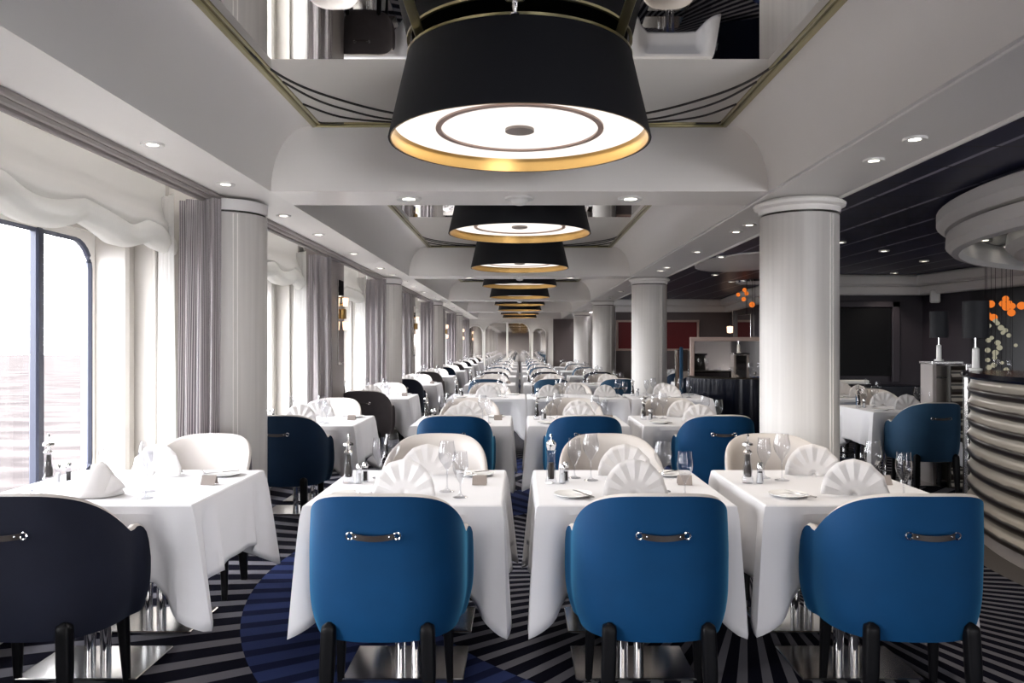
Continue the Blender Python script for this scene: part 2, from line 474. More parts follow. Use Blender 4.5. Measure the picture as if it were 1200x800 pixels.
# ---- window wall: piers, sill, head, jambs in one shell
def niche(j): yc = YC0+HALF*j; return yc-2.5, yc
wmb = MB(); pmb = MB()
js = range(-4, 9)
for j in js:
    n0, n1 = niche(j)
    if n1 > YEND-0.02: n1 = YEND-0.02
    if n0 < YBACK: n0 = YBACK+0.05
    prev_end = max(YBACK, YC0+HALF*(j-1))
    if n1 <= YBACK: continue
    # pier between previous niche end and this niche start
    wmb.box((-2.80, (prev_end+n0)/2, 1.3), (0.58, max(0.02, n0-prev_end), 2.66))
    # stepped jamb at the far end
    wmb.box((-2.92, n1-0.055, 1.3), (0.34, 0.11, 2.66), 0.02)
    wmb.box((-2.60, n1-0.01, 1.3), (0.03, 0.05, 2.6), 0.008)
    # sill and head
    wmb.box((-2.80, (n0+n1)/2, 0.20), (0.62, n1-n0, 0.40), 0.01)
    wmb.box((-3.02, (n0+n1)/2, 2.43), (0.14, n1-n0, 0.42))
struct('wall_left', wmb, M['jamb'])
# window frames with rounded corners
def rrect(y0, y1, z0, z1, r, n=6):
    pts = []
    for cy, cz, a0 in ((y1-r, z1-r, 0), (y0+r, z1-r, 90), (y0+r, z0+r, 180), (y1-r, z0+r, 270)):
        for i in range(n+1):
            a = math.radians(a0+90*i/n); pts.append((cy+r*math.cos(a), cz+r*math.sin(a)))
    return pts
wi = 0
for j in js:
    n0, n1 = niche(j)
    if n1 <= YBACK+1: continue
    n1 = min(n1, YEND-0.1)
    y0, y1 = max(n0+0.02, YBACK+.1), n1-0.11
    wi += 1
    # white surround with rounded opening
    o_ = [(y0-0.02, 0.38), (y1+0.02, 0.38), (y1+0.02, 2.24), (y0-0.02, 2.24)]
    inner = rrect(y0+0.05, y1-0.03, 0.46, 2.16, 0.20)
    mb = MB(); n = len(inner); 
    def outer_pt(cy, cz):
        my, mz = (y0+y1)/2, 1.31
        return (y1+0.03 if cy > my else y0-0.03), (2.26 if cz > mz else 0.36)
    op = []
    for (cy, cz) in inner:
        # project to rectangle
        my, mz = (y0+y1)/2, 1.31; dy_, dz_ = cy-my, cz-mz
        k_ = min(((y1-y0)/2+0.03)/max(abs(dy_), 1e-6), 0.95/max(abs(dz_), 1e-6)); op.append((my+dy_*k_, mz+dz_*k_))
    vs = [(-2.98, a, b_) for a, b_ in inner]+[(-2.98, a, b_) for a, b_ in op]+[(-3.04, a, b_) for a, b_ in inner]
    fs = [(i, (i+1) % n, n+(i+1) % n, n+i) for i in range(n)]+[(i, 2*n+i, 2*n+(i+1) % n, (i+1) % n) for i in range(n)]
    mb.add(vs, fs)
    wroot = struct('window_%d' % wi, mb, M['white_paint'])
    fr = MB().tube([(-3.0, a, b_) for a, b_ in inner], 0.022, 6, close=True)
    fr.build('window_frame', M['alu'], wroot)
    g = MB().add([(-3.02, a, b_) for a, b_ in inner], [tuple(range(n))])
    gm = MB(); gm.v = [(-3.02, a, b_) for a, b_ in inner]; gm.f = [tuple(range(n))]
    gm.build('window_pane', M['pane'], wroot, smooth=False)
    for ym in (y1-0.62, y0+0.62):
        mm = MB().box((-3.0, ym, 1.31), (0.06, 0.075, 1.72), 0.012); mm.build('mullion', M['alu'], wroot)

# far wall
mb = MB(); mb.box((-0.3, YEND+0.06, 1.3), (5.6, 0.1, 2.7)); struct('wall_far', mb, M['taupe_wall'])
mb = MB(); mb.box((-0.55, YEND-0.005, 1.25), (3.8, 0.05, 2.46)); struct('trim_4', mb, M['white_paint'])
def arched_mirror(x0, x1, ztop, mull, label):
    r = min(0.42, (x1-x0)*0.45)
    pts = [(x1, 0.25)]
    for i in range(9): a = PI/2*i/8; pts.append((x1-r+r*math.cos(a), ztop-r+r*math.sin(a)))
    for i in range(9): a = PI/2+PI/2*i/8; pts.append((x0+r+r*math.cos(a), ztop-r+r*math.sin(a)))
    pts.append((x0, 0.25))
    cx = (x0+x1)/2
    root = empty('arched_mirror', (cx, YEND-0.05, 0.25))
    m_ = MB(); m_.v = [(x-cx, 0, z-0.25) for x, z in pts]+[(x-cx, 0.015, z-0.25) for x, z in pts]; n = len(pts)
    m_.f = [tuple(range(n)), tuple(range(n, 2*n))[::-1]]+[(i, (i+1) % n, n+(i+1) % n, n+i) for i in range(n)]
    m_.build('mirror_pane', M['mirror_clear'], root, smooth=False)
    f = MB().tube([(x-cx, -0.02, z-0.25) for x, z in pts], 0.045, 6, close=True); f.build('frame', M['white_paint'], root)
    if mull is not None: MB().box((mull-cx, -0.02, ztop/2-0.125), (0.08, 0.05, ztop-0.25), 0.01).build('mullion', M['white_paint'], root)
    tag(root, label, 'mirror')
arched_mirror(-2.1, -1.48, 2.2, None, 'narrow arched mirror at the left end of the far wall')
arched_mirror(-1.41, 0.41, 2.33, -0.5, 'wide double arched mirror in the middle of the far wall')
arched_mirror(0.52, 1.07, 2.1, None, 'small arched mirror on the far wall, right of the double one')

# right side: navy ceiling, walls in a bent line, cornice
mb = MB(); mb.box((5.3, (YBACK+18.4)/2, ZS+0.10), (6.2, 18.4-YBACK, 0.1)); struct('ceiling_navy', mb, M['navy_ceiling'])
def wall_run(name, pts, z0, z1, mat, th=0.1):
    for (a, b_) in zip(pts, pts[1:]):
        L = math.hypot(b_[0]-a[0], b_[1]-a[1]); an = math.atan2(b_[1]-a[1], b_[0]-a[0])
        nx, ny = -math.sin(an), math.cos(an)
        m_ = MB().box(((a[0]+b_[0])/2+nx*th/2, (a[1]+b_[1])/2+ny*th/2, (z0+z1)/2), (L+0.02, th, z1-z0), 0, an)
        struct(name, m_, mat)
WP = [(2.32, 30.95), (2.32, 18.3)]
wall_run('wall_right', [(2.32, 18.25), (2.32, 31.0)][::-1], 0, 2.56, M['taupe_wall'])
wall_run('wall_right', [(2.30, 18.25), (5.0, 18.25)], 0, 2.52, M['taupe_wall'])
wall_run('wall_right', [(5.0, 18.25), (4.62, 14.9), (4.45, 11.95)], 0, 2.52, M['dark_wall'])
wall_run('wall_right', [(4.45, 11.95), (6.27, 11.95), (6.43, 10.95)], 0, 2.52, M['dark_wall'])
wall_run('wall_right', [(6.43, 10.95), (6.75, 9.0), (8.3, 6.0), (8.3, YBACK)], 0, 2.52, M['black_wall'])
ci = 5
for (a, b_) in [((2.30, 18.25), (5.0, 18.25)), ((5.0, 18.25), (4.62, 14.9)), ((4.62, 14.9), (4.45, 11.95)), ((4.45, 11.95), (6.27, 11.95)), ((6.27, 11.95), (6.75, 9.0)), ((6.75, 9.0), (8.3, 6.0))]:
    L = math.hypot(b_[0]-a[0], b_[1]-a[1]); an = math.atan2(b_[1]-a[1], b_[0]-a[0]); nx, ny = math.sin(an), -math.cos(an)
    m_ = MB()
    m_.box(((a[0]+b_[0])/2+nx*0.13, (a[1]+b_[1])/2+ny*0.13, 2.42), (L+0.22, 0.26, 0.17), 0.03, an)
    m_.box(((a[0]+b_[0])/2+nx*0.07, (a[1]+b_[1])/2+ny*0.07, 2.27), (L+0.12, 0.14, 0.14), 0.02, an)
    struct('trim_%d' % ci, m_, M['soffit']); ci += 1
# pale raft in the navy ceiling beyond the nearest right column
rp = []
for i in range(20):
    a = PI*2*i/20; rp.append((2.95+0.62*math.cos(a), 10.0+1.2*math.sin(a)))
mb = MB(); mb.prism(rp, 2.495, 2.512); struct('ceiling_raft', mb, M['soffit'])

# ------------------------------------------------------------------ columns and pilasters
def column(x, y, label):
    root = empty('column', (x, y, 0)); R = 0.27
    prof = [(R, 0.16), (R, 2.33)]
    mb = MB(); mb.lathe([(0.0, 0.12), (R, 0.12), (R, 2.35), (0, 2.35)], 48); mb.build('shaft', M['column'], root)
    MB().lathe([(0, 0), (R+0.02, 0), (R+0.02, 0.13), (R+0.008, 0.15), (0, 0.15)], 48).build('skirting', M['dark_kick'], root)
    MB().lathe([(0, 2.345), (R-0.012, 2.345), (R-0.012, 2.365), (0, 2.365)], 48).build('shadow_gap', M['etch'], root)
    if x < 0: MB().lathe([(0, 2.365), (R, 2.365), (R+0.004, 2.44), (0, 2.455)], 48).build('capital', M['soffit'], root)
    else: MB().lathe([(0, 2.365), (R+0.005, 2.365), (R+0.012, 2.40), (R+0.04, 2.415), (R+0.045, 2.435), (R+0.02, 2.455), (0, 2.455)], 48).build('capital', M['white_paint'], root)
    g = MB()
    for a in (-62, -56, 120, 126):
        aa = math.radians(a); g.box((R*math.cos(aa), R*math.sin(aa), 1.24), (0.012, 0.006, 2.2), 0, aa)
    g.build('joint_bead', M['white_paint'], root)
    tag(root, label, 'column')
for k, lb in enumerate(['round off-white column beside the nearest right-hand table', 'second round off-white column on the right side', 'third round off-white column on the right side', 'fourth round off-white column on the right side']):
    column(2.0, YC0+PITCH*k, lb)
for k, lb in enumerate(['round off-white column behind the nearest window table', 'second round off-white column along the window side', 'third round off-white column along the window side', 'fourth round off-white column along the window side']):
    column(-2.09, YC0+PITCH*k, lb)
for k in range(-1, 0):
    column(2.0, YC0+PITCH*k, 'round off-white column right, behind the camera'); column(-2.09, YC0+PITCH*k, 'round off-white column left, behind the camera')

# ------------------------------------------------------------------ curtains, blinds, sconces
def sheet(path, z0, z1, amp, waves, gather=0.75):
    def fn(u, v):
        i = u*(len(path)-1); k = min(int(i), len(path)-2); f = i-k
        x = path[k][0]*(1-f)+path[k+1][0]*f; y = path[k][1]*(1-f)+path[k+1][1]*f
        dx_ = path[k+1][0]-path[k][0]; dy_ = path[k+1][1]-path[k][1]; L = math.hypot(dx_, dy_)
        w = amp*math.sin(u*waves*2*PI+0.7*math.sin(v*3+u*5))*(0.7+0.3*v)+0.25*amp*math.sin(u*waves*5.3+v*2)
        g = 1
        return (x-dy_/L*w, y+dx_/L*w, z1+(z0-z1)*v)
    return MB().grid(fn, int(waves*14), 12)
nv = 0
for j in range(-2, 9):
    yc = YC0+HALF*j
    if yc > YEND: continue
    iscol = (j % 2 == 0)
    wn_ = ORD[j] if 0 <= j < 20 else 'rear'
    where = ('beside the nearest left column' if j == 0 else 'in front of the first sconce pillar' if j == 1 else 'beside the %s window pillar along the wall' % wn_) if j >= 0 else 'at the %s window behind the camera' % ('first' if j == -1 else 'second')
    xe = -2.0 if iscol else -2.1
    p = [(-2.32, yc-0.22), (-2.25, yc-0.30), (-2.12, yc-0.36 if iscol else yc-0.20), (xe, yc-0.36 if iscol else yc-0.12)]
    c = sheet(p, 0.03, 2.42, 0.042, 4.5).build('curtain', M['curtain'], ang=80)
    tag(c, 'gathered grey striped curtain '+where, 'curtain', 'grey striped curtains along the windows')
    p = [(-2.50, yc-0.16), (-2.42, yc-0.26), (-2.31, yc-0.36)]
    c = sheet(p, 0.03, 2.45, 0.022, 5).build('sheer_curtain', M['sheer'], ang=80)
    tag(c, 'narrow white sheer curtain '+where, 'curtain', 'white sheer curtains along the windows')
    # roman blind
    y0, y1 = yc-2.62, yc-0.17
    prof = [(0.0, 2.60), (0.0, 2.48), (0.01, 2.38), (0.035, 2.31), (0.085, 2.25), (0.11, 2.20), (0.095, 2.16), (0.05, 2.155), (0.06, 2.17), (0.10, 2.16), (0.135, 2.12), (0.145, 2.07), (0.12, 2.03), (0.06, 2.015), (0.0, 2.03), (-0.03, 2.08)]
    rs = random.Random(j+50)
    ph = [rs.uniform(0, 6) for _ in range(4)]
    def bf(u, v, prof=prof, y0=y0, y1=y1, ph=ph):
        i = v*(len(prof)-1); k = min(int(i), len(prof)-2); f = i-k
        x = prof[k][0]*(1-f)+prof[k+1][0]*f; z = prof[k][1]*(1-f)+prof[k+1][1]*f
        e = min(1, min(u, 1-u)*9); vv = smooth01((v-0.1)/0.4)
        sc = abs(math.sin(u*PI*3.5+ph[0]*0.1))
        z -= vv*(0.05*(1-sc)*-1+0.03*math.sin(u*17+ph[1])*0.6)-vv*0.03
        x = x*(0.55+0.45*e)*(0.8+0.3*sc)+vv*0.012*math.sin(u*31+ph[2]+v*4)
        return (-2.46+x, y0+(y1-y0)*u, z)
    bl = MB().grid(bf, 64, 45).build('roman_blind', M['blind'], ang=80)
    tag(bl, ('white gathered roman blind above the nearest window table' if j == 0 else 'white gathered roman blind on the window before the %s pillar' % wn_) if j >= 0 else 'white roman blind on a window behind the camera', 'blind', 'roman blinds on the windows')
    if not iscol and j > 0:
        pl = MB().box((-2.29, yc+0.33, 1.28), (0.32, 0.62, 2.56), 0.01); o = struct('wall_pilaster', pl, M['dark_wall'] if False else M['grey_paint'])
        sc = empty('wall_sconce', (-2.13, yc+0.40, 1.2))
        MB().box((0.012, 0, 0.5), (0.016, 0.26, 1.0), 0.004).build('back_plate', M['mirror_clear'], sc)
        MB().box((0.05, 0, 0.60), (0.05, 0.09, 0.12), 0.01).build('bracket', M['brass'], sc)
        for z_ in (0.74, 0.46):
            MB().lathe([(0, -0.05), (0.028, -0.05), (0.036, 0.05), (0, 0.05)], 14, (0.07, 0, z_)).build('glass_shade', M['bulb_warm'], sc)
        tag(sc, 'twin-light wall sconce on the pillar beyond the %s window curtain' % wn_, 'lamp', 'sconces on the window pillars')

# ------------------------------------------------------------------ drum lamps
def make_lamp():
    root = empty('drum_lamp'); tag(root, 'x', 'lamp')
    rb, rt, h = 0.65, 0.555, 0.41
    MB().lathe([(rb, 0), (rt, h), (rt-0.008, h), (rb-0.008, 0)], 72, close=True).build('shade', M['shade'], root)
    MB().lathe([(rb-0.009, 0.0), (rb-0.024, 0.075), (rb-0.030, 0.075), (rb-0.016, 0.0)], 72, close=True).build('brass_liner', M['brass'], root)
    MB().lathe([(rt+0.004, h-0.006), (rt+0.004, h+0.006), (rt-0.012, h+0.006), (rt-0.012, h-0.006)], 72, close=True).build('top_rim', M['gold'], root)
    MB().lathe([(0, 0.07), (rb-0.03, 0.07), (rb-0.03, 0.078), (0, 0.078)], 72).build('diffuser', M['diffuser'], root)
    MB().lathe([(0.390, 0.060), (0.418, 0.060), (0.418, 0.069), (0.390, 0.069)], 64, close=True).build('trim_ring', M['tan_frame'], root)
    MB().lathe([(0, 0.048), (0.05, 0.05), (0.072, 0.056), (0.072, 0.069), (0, 0.069)], 32).build('finial', M['card'], root)
    MB().lathe([(0, h-0.03), (rt-0.02, h-0.03), (rt-0.02, h-0.02), (0, h-0.02)], 48).build('top_plate', M['shade'], root)
    MB().lathe([(0, h-0.02), (0.12, h-0.02), (0.12, 0.445), (0, 0.445)], 24).build('mount', M['gold'], root)
    return root
lamp0 = register(make_lamp())
ly = [3.84+HALF*k for k in range(0, 9)]
for k, y_ in enumerate(ly):
    if y_ > YEND-0.8: continue
    place(lamp0, (0, y_, 2.45), 0, ['largest charcoal drum lamp with white diffuser, nearest the camera on the mirrored ceiling', 'second charcoal drum lamp, just beyond the first beam'][k] if k < 2 else '%s charcoal drum lamp in the row along the ceiling' % ORD[k], 'drum lamps along the ceiling centre')
for y_ in (0.66, -2.52, -5.0): place(lamp0, (0, y_, 2.45), 0, 'charcoal drum lamp above or behind the camera position', 'drum lamps along the ceiling centre')
for y_ in [0.66, -2.52, -5.0]+ly:
    if y_ > YEND-0.8: continue
    L = bpy.data.lights.new('lamp_light', 'AREA'); L.shape = 'DISK'; L.size = 1.15; L.energy = LAMP_W; L.color = (1, 0.93, 0.85)
    o = bpy.data.objects.new('lamp_light', L); o.location = (0, y_, 2.505); COL.objects.link(o)

# sky portals in the windows so daylight is sampled well
for j in js:
    n0, n1 = niche(j)
    if n1 <= YBACK+1: continue
    n1 = min(n1, YEND-.1)
    L = bpy.data.lights.new('window_portal', 'AREA'); L.shape = 'RECTANGLE'; L.size = 1.8; L.size_y = n1-max(n0, YBACK); L.cycles.is_portal = True
    o = bpy.data.objects.new('window_portal', L); o.location = (-3.05, (n1+max(n0, YBACK))/2, 1.3); o.rotation_euler = (0, -PI/2, 0); COL.objects.link(o)

for x_, w_ in ((3.0, 2.05), (5.3, 1.8)):  # portals for the added rear-wall openings that brighten the room from behind
    L = bpy.data.lights.new('window_portal', 'AREA'); L.shape = 'RECTANGLE'; L.size = w_; L.size_y = 2.05; L.cycles.is_portal = True
    o = bpy.data.objects.new('window_portal', L); o.location = (x_, YBACK-0.1, 1.42); o.rotation_euler = (PI/2, 0, 0); COL.objects.link(o)
# downlights
def make_down():
    o = MB().lathe([(0.030, -0.004), (0.055, -0.008), (0.058, 0.0), (0.056, 0.012), (0.03, 0.012)], 24, close=True).build('downlight', M['plastic_white'])
    tag(o, 'x', 'downlight')
    MB().lathe([(0, 0.0), (0.031, 0.0), (0.031, 0.004), (0, 0.004)], 20).build('lamp_face', M['down_glow'], o)
    return register(o)
down0 = make_down()
def spot(x, y_, z, e=1.0, ang=100):
    L = bpy.data.lights.new('downlight_beam', 'SPOT'); L.energy = SPOT_W*e; L.spot_size = math.radians(ang); L.spot_blend = 0.6; L.color = (1, 0.88, 0.74); L.shadow_soft_size = 0.03
    o = bpy.data.objects.new('downlight_beam', L); o.location = (x, y_, z-0.02); COL.objects.link(o)
i = 0
for k in range(-1, 5):
    for off in (-1.61, -0.64, 0.55, 1.6, 3.1):
        y_ = YC0+PITCH*k+off
        if 2 < y_ < YEND-1:
            place(down0, (-1.86, y_, ZS-0.004), 0, 'small round downlight in the left soffit, %s from the camera' % ORD[min(i, 20)], 'downlights in the left soffit'); i += 1
i = 0
for k in range(0, 4):
    for off in (3.79, 4.23, 6.52, 6.92, 8.43):
        y_ = off+PITCH*k
        if y_ < YEND-1 and not (k > 0 and off < 4.0 and False):
            place(down0, (1.95, y_, ZS-0.004), 0, 'small round downlight in the right soffit, %s from the camera' % ORD[min(i, 20)], 'downlights in the right soffit'); i += 1
            if i in (1, 2, 3, 5, 8): spot(1.95, y_, ZS, 1.0)
for k in range(0, 4):
    yb = YC0+PITCH*k-0.16
    for sx, nm in ((-1, 'left'), (1, 'right')):
        place(down0, (sx*0.77, yb, ZS-0.004), 0, 'chrome-bright downlight in the %s ceiling beam, %s of the drum lamps' % (ORD[k], nm), 'downlights in the ceiling beams', 1.5)
    d = MB().lathe([(0, -0.055), (0.045, -0.045), (0.06, -0.02), (0.10, -0.012), (0.105, 0), (0, 0)], 28).build('ceiling_detector', M['plastic_white'])
    d.location = (-0.0, yb, ZS); tag(d, 'white dome detector under the %s ceiling beam' % ORD[k], 'detector', 'dome detectors under the beams')
# sprinkler under the nearest mirror
sp = empty('sprinkler_head', (-0.02, 3.24, ZM)); tag(sp, 'chrome sprinkler head on the mirror above the nearest drum lamp', 'sprinkler')
MB().lathe([(0, -0.012), (0.035, -0.01), (0.045, 0), (0, 0)], 20).build('cover_plate', M['chrome'], sp)
MB().lathe([(0, -0.07), (0.02, -0.068), (0.02, -0.062), (0.008, -0.06), (0.012, -0.03), (0.012, 0), (0, 0)], 12).build('nozzle', M['chrome'], sp)
# right navy ceiling lights
for i, (px, py) in enumerate([(1036, 294), (1083, 306), (1048, 320), (845, 298), (826, 302), (838, 322), (857, 330), (985, 284)]):
    z = 2.50; dyp = 403-py; Y = 900*(z-1.445)/dyp; X = (px-609)*Y/900
    place(down0, (X, Y, z-0.03 if abs(X-2.95) < 0.6 and abs(Y-10) < 1.1 else z), 0, '%s small downlight in the dark tiled ceiling on the right' % ORD[i], 'downlights in the dark ceiling')
    if i < 4: spot(X, Y, z-0.05, 0.9, 110)

# ------------------------------------------------------------------ round bar and its canopy
BC = (6.25, 4.65)
def arc(r_prof, a0, a1, n=64): return MB().lathe(r_prof, n, (BC[0], BC[1], 0), a0=math.radians(a0), a1=math.radians(a1))
can = empty('bar_canopy', (BC[0], BC[1], 2.5)); tag(can, 'large round white stepped canopy ring hanging over the bar', 'canopy')
def can_part(name, prof, mat):
    m_ = MB().lathe(prof, 96, (0, 0, 0), close=True); return m_.build(name, mat, can)
can_part('outer_ring', [(3.22, 0.0), (3.28, -0.03), (3.28, -0.11), (3.22, -0.165), (3.10, -0.17), (3.10, 0)], M['soffit'])
can_part('lower_ring', [(3.13, -0.165), (3.21, -0.19), (3.215, -0.28), (3.17, -0.33), (3.12, -0.34), (3.09, -0.30), (3.09, -0.165)], M['soffit'])
can_part('dark_recess', [(3.06, -0.12), (3.06, -0.15), (0.0, -0.15), (0.0, -0.12)], M['black_gloss'])
can_part('inner_ring', [(2.72, -0.15), (2.79, -0.20), (2.80, -0.29), (2.74, -0.35), (2.62, -0.35), (2.62, -0.15)], M['soffit'])
for i, a in enumerate((150, 163, 176, 138, 126)):
    aa = math.radians(a)
    place(down0, (BC[0]+2.99*math.cos(aa), BC[1]+2.99*math.sin(aa), 2.345), 0, 'bright downlight in the dark recess of the bar canopy, %s along the ring' % ORD[i], 'downlights in the bar canopy')

bar = empty('bar_counter', (BC[0], BC[1], 0)); tag(bar, 'curved bar counter with horizontal tan and brown ribs at the right edge', 'bar counter')
RB = 3.05; A0, A1 = 149.7, 215
prof = []
for i in range(145):
    z = 0.10+1.09*i/144; prof.append((RB+0.014*math.cos(2*PI*z/0.122), z))
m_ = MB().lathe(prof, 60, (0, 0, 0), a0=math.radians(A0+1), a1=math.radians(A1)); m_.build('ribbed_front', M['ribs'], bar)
m_ = MB().lathe([(RB-0.02, 0), (RB-0.02, 0.10), (RB-0.3, 0.10)], 60, (0, 0, 0), a0=math.radians(A0), a1=math.radians(A1)); m_.build('plinth', M['grey_paint'], bar)
m_ = MB().lathe([(RB+0.05, 1.19), (RB+0.06, 1.205), (RB+0.05, 1.235), (RB-0.65, 1.235), (RB-0.65, 1.19)], 60, (0, 0, 0), close=True, a0=math.radians(A0-1.5), a1=math.radians(A1)); m_.build('counter_top', M['black_gloss'], bar)
aa = math.radians(A0)
MB().box(((RB-0.3)*math.cos(aa), (RB-0.3)*math.sin(aa), 0.6), (0.68, 0.05, 1.19), 0.005, aa).build('end_panel', M['dark_kick'], bar)
MB().box(((RB+0.015)*math.cos(aa+0.008), (RB+0.015)*math.sin(aa+0.008), 0.62), (0.03, 0.05, 1.15), 0.005, aa).build('edge_strip', M['steel'], bar)
def bar_pt(a, r): return (BC[0]+r*math.cos(math.radians(a)), BC[1]+r*math.sin(math.radians(a)))

# table lamps with black shades
def lamp_black(x, y_, z, s, label):
    root = empty('table_lamp', (x, y_, z)); tag(root, label, 'lamp')
    MB().lathe([(0, 0), (0.055*s, 0), (0.055*s, 0.015), (0.032*s, 0.02), (0.030*s, 0.20*s), (0.012*s, 0.215*s), (0, 0.215*s)], 20).build('base', M['plastic_white'], root)
    MB().lathe([(0.007, 0.2*s), (0.007, 0.42*s)], 8).build('stem', M['chrome'], root)
    MB().lathe([(0.11*s, 0.30*s), (0.11*s, 0.64*s), (0.104*s, 0.64*s), (0.104*s, 0.30*s)], 28, close=True).build('shade', M['shade'], root)
# service cabinet behind the bar end
cab = empty('service_cabinet', (4.36, 7.95, 0)); tag(cab, 'pale framed service cabinet with shelves at the end of the bar', 'cabinet')
for x_ in (-0.13, 0.13): MB().box((x_, 0, 0.62), (0.04, 0.24, 1.24), 0.004).build('side_panel', M['grey_paint'], cab)
MB().box((0, 0, 1.255), (0.32, 0.26, 0.03), 0.004).build('top', M['steel'], cab)
MB().box((0, 0.1, 0.62), (0.22, 0.02, 1.2)).build('back_panel', M['mirror_clear'], cab)
for z_ in (0.35, 0.8, 1.1): MB().box((0, 0, z_), (0.22, 0.22, 0.015), 0.003).build('shelf', M['steel'], cab)
rp = empty('ribbed_screen', (4.39, 7.72, 0)); tag(rp, 'narrow ribbed tan screen panel between service cabinet and bar', 'screen')
def ribf(u, v):
    z = 1.22*v; return (-0.065+0.13*u, -0.03-0.012*math.cos(2*PI*z/0.122), z)
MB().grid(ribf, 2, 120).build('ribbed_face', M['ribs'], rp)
MB().box((0, 0.01, 0.61), (0.15, 0.06, 1.23), 0.004).build('panel', M['dark_kick'], rp)
MB().box((0.105, 0, 0.62), (0.06, 0.08, 1.25), 0.004).build('post', M['steel'], rp)
lamp_black(4.34, 7.95, 1.27, 0.8, 'table lamp with black cylinder shade on the service cabinet')
x_, y_ = bar_pt(150.3, 3.0); lamp_black(x_, y_, 1.235, 0.86, 'table lamp with black cylinder shade at the end of the bar counter')

# ------------------------------------------------------------------ back right features
rd = empty('red_wall_panel', (3.27, 18.22, 1.33)); tag(rd, 'large dark red framed panel on the back wall between the columns', 'wall panel')
MB().box((0, 0, 0.32), (1.86, 0.03, 0.64)).build('panel', M['red_panel'], rd)
f = MB(); 
for z_ in (-0.02, 0.66): f.box((0, -0.01, z_), (1.98, 0.05, 0.05), 0.006)
for x_ in (-0.96, 0.96): f.box((x_, -0.01, 0.32), (0.05, 0.05, 0.70), 0.006)
f.build('frame', M['tan_frame'], rd)
tv = empty('dark_wall_screen', (5.25, 11.9, 1.0)); tag(tv, 'large black screen recessed in the dark wall right of the column', 'screen')
MB().box((0, -0.02, 0.48), (0.98, 0.04, 1.05), 0.004).build('screen', M['black_wood'], tv)
f = MB()
for x_ in (-0.56, 0.56): f.box((x_, -0.03, 0.48), (0.12, 0.06, 1.25), 0.01)
f.box((0, -0.03, 1.06), (1.24, 0.06, 0.1), 0.01); f.build('frame', M['dark_wall'], tv)
sb = MB().box((0, 0, 0), (1.5, 0.5, 0.82), 0.01).build('sideboard', M['black_gloss']); sb.location = (5.2, 11.55, 0.42); tag(sb, 'long black glossy sideboard below the wall screen', 'sideboard')
sh = MB().lathe([(0, -0.24), (0.03, -0.24), (0.035, -0.2), (0.035, 0.2), (0.03, 0.24), (0, 0.24)], 16).build('rolled_towel', M['plastic_white']); sh.rotation_euler = (0, PI/2, 0); sh.location = (4.98, 11.5, 0.875); tag(sh, 'long white roll lying on the black sideboard', 'roll')
sk = MB().box((0, 0, 0), (0.14, 0.08, 0.20), 0.02).build('wall_speaker', M['plastic_white']); sk.location = (6.22, 11.5, 2.16); tag(sk, 'small white box on the dark wall beneath the cornice', 'speaker')
pn = MB().box((0, 0, 0), (0.3, 0.03, 1.5), 0.004, math.radians(-80)).build('wall_panel_strip', M['grey_paint']); pn.location = (6.8, 9.0, 1.3); tag(pn, 'tall narrow grey strip on the black wall at right', 'wall panel')

# beaded light column
bd = empty('beaded_light', (4.58, 11.7, 0.55)); tag(bd, 'tall slim column of shiny beads beside the nearest right column', 'lamp')
MB().box((0, 0.04, 0.87), (0.11, 0.03, 1.74), 0.005).build('back_plate', M['dark_kick'], bd)
for i in range(22):
    MB().lathe([(0.035*math.sin(PI*q/6), -0.035*math.cos(PI*q/6)) for q in range(7)], 10, (0, 0, 0.05+i*0.079)).build('bead', M['pale_glow'] if 6 < i < 15 and i % 3 == 0 else M['chrome'], bd)
# far sconce
sc = empty('wall_sconce', (4.85, 17.3, 1.35)); tag(sc, 'double warm wall light in the far corner beside the red panel', 'lamp')
MB().box((0.0, 0, 0.5), (0.14, 0.1, 1.15), 0.01).build('back_plate', M['mirror_clear'], sc)
for z_ in (0.15, 0.42): MB().lathe([(0, -0.08), (0.06, -0.07), (0.07, 0.07), (0, 0.08)], 14, (-0.12, -0.02, z_)).build('glass_shade', M['bulb_warm'], sc)
sw = MB().box((0, 0, 0), (0.04, 0.9, 0.62), 0.005).build('framed_mirror', M['mirror_clear']); sw.location = (4.66, 15.9, 1.74); tag(sw, 'pale framed wall mirror partly hidden by the nearest right column', 'mirror')

def ball(r, c, n=10):
    return MB().lathe([(r*math.sin(PI*q/6), -r*math.cos(PI*q/6)) for q in range(7)], n, c)
def blown_glass(loc, n_top, n_drop, rad, h, label, canopy):
    root = empty('glass_chandelier', loc); tag(root, label, 'chandelier')
    rr = random.Random(int(loc[0]*10))
    for i in range(n_top):
        a = rr.uniform(0, 2*PI); q = rad*math.sqrt(rr.random())
        ball(rr.uniform(0.035, 0.05), (q*math.cos(a), q*math.sin(a), -rr.uniform(0.02, 0.28))).build('amber_glass', M['amber'], root)
    for i in range(n_drop):
        a = rr.uniform(0, 2*PI); q = rad*0.7*math.sqrt(rr.random())
        ball(rr.uniform(0.02, 0.035), (q*math.cos(a)+0.08*i/n_drop, q*math.sin(a), -0.3-h*i/n_drop)).build('clear_glass', M['pale_glow'], root)
    w_ = MB()
    for i in range(8):
        a = i*PI/4; w_.tube([(rad*0.6*math.cos(a), rad*0.6*math.sin(a), canopy), (rad*0.6*math.cos(a), rad*0.6*math.sin(a), -0.3-h*0.9)], 0.003, 4)
    w_.build('wires', M['black_wood'], root)
    MB().lathe([(0, canopy-0.03), (rad*1.1, canopy-0.03), (rad*1.15, canopy), (0, canopy)], 28).build('canopy', M['chrome'], root)
blown_glass((5.80, 9.3, 2.03), 12, 26, 0.24, 0.78, 'hanging cluster of amber and clear glass drops before the black wall', 0.42)
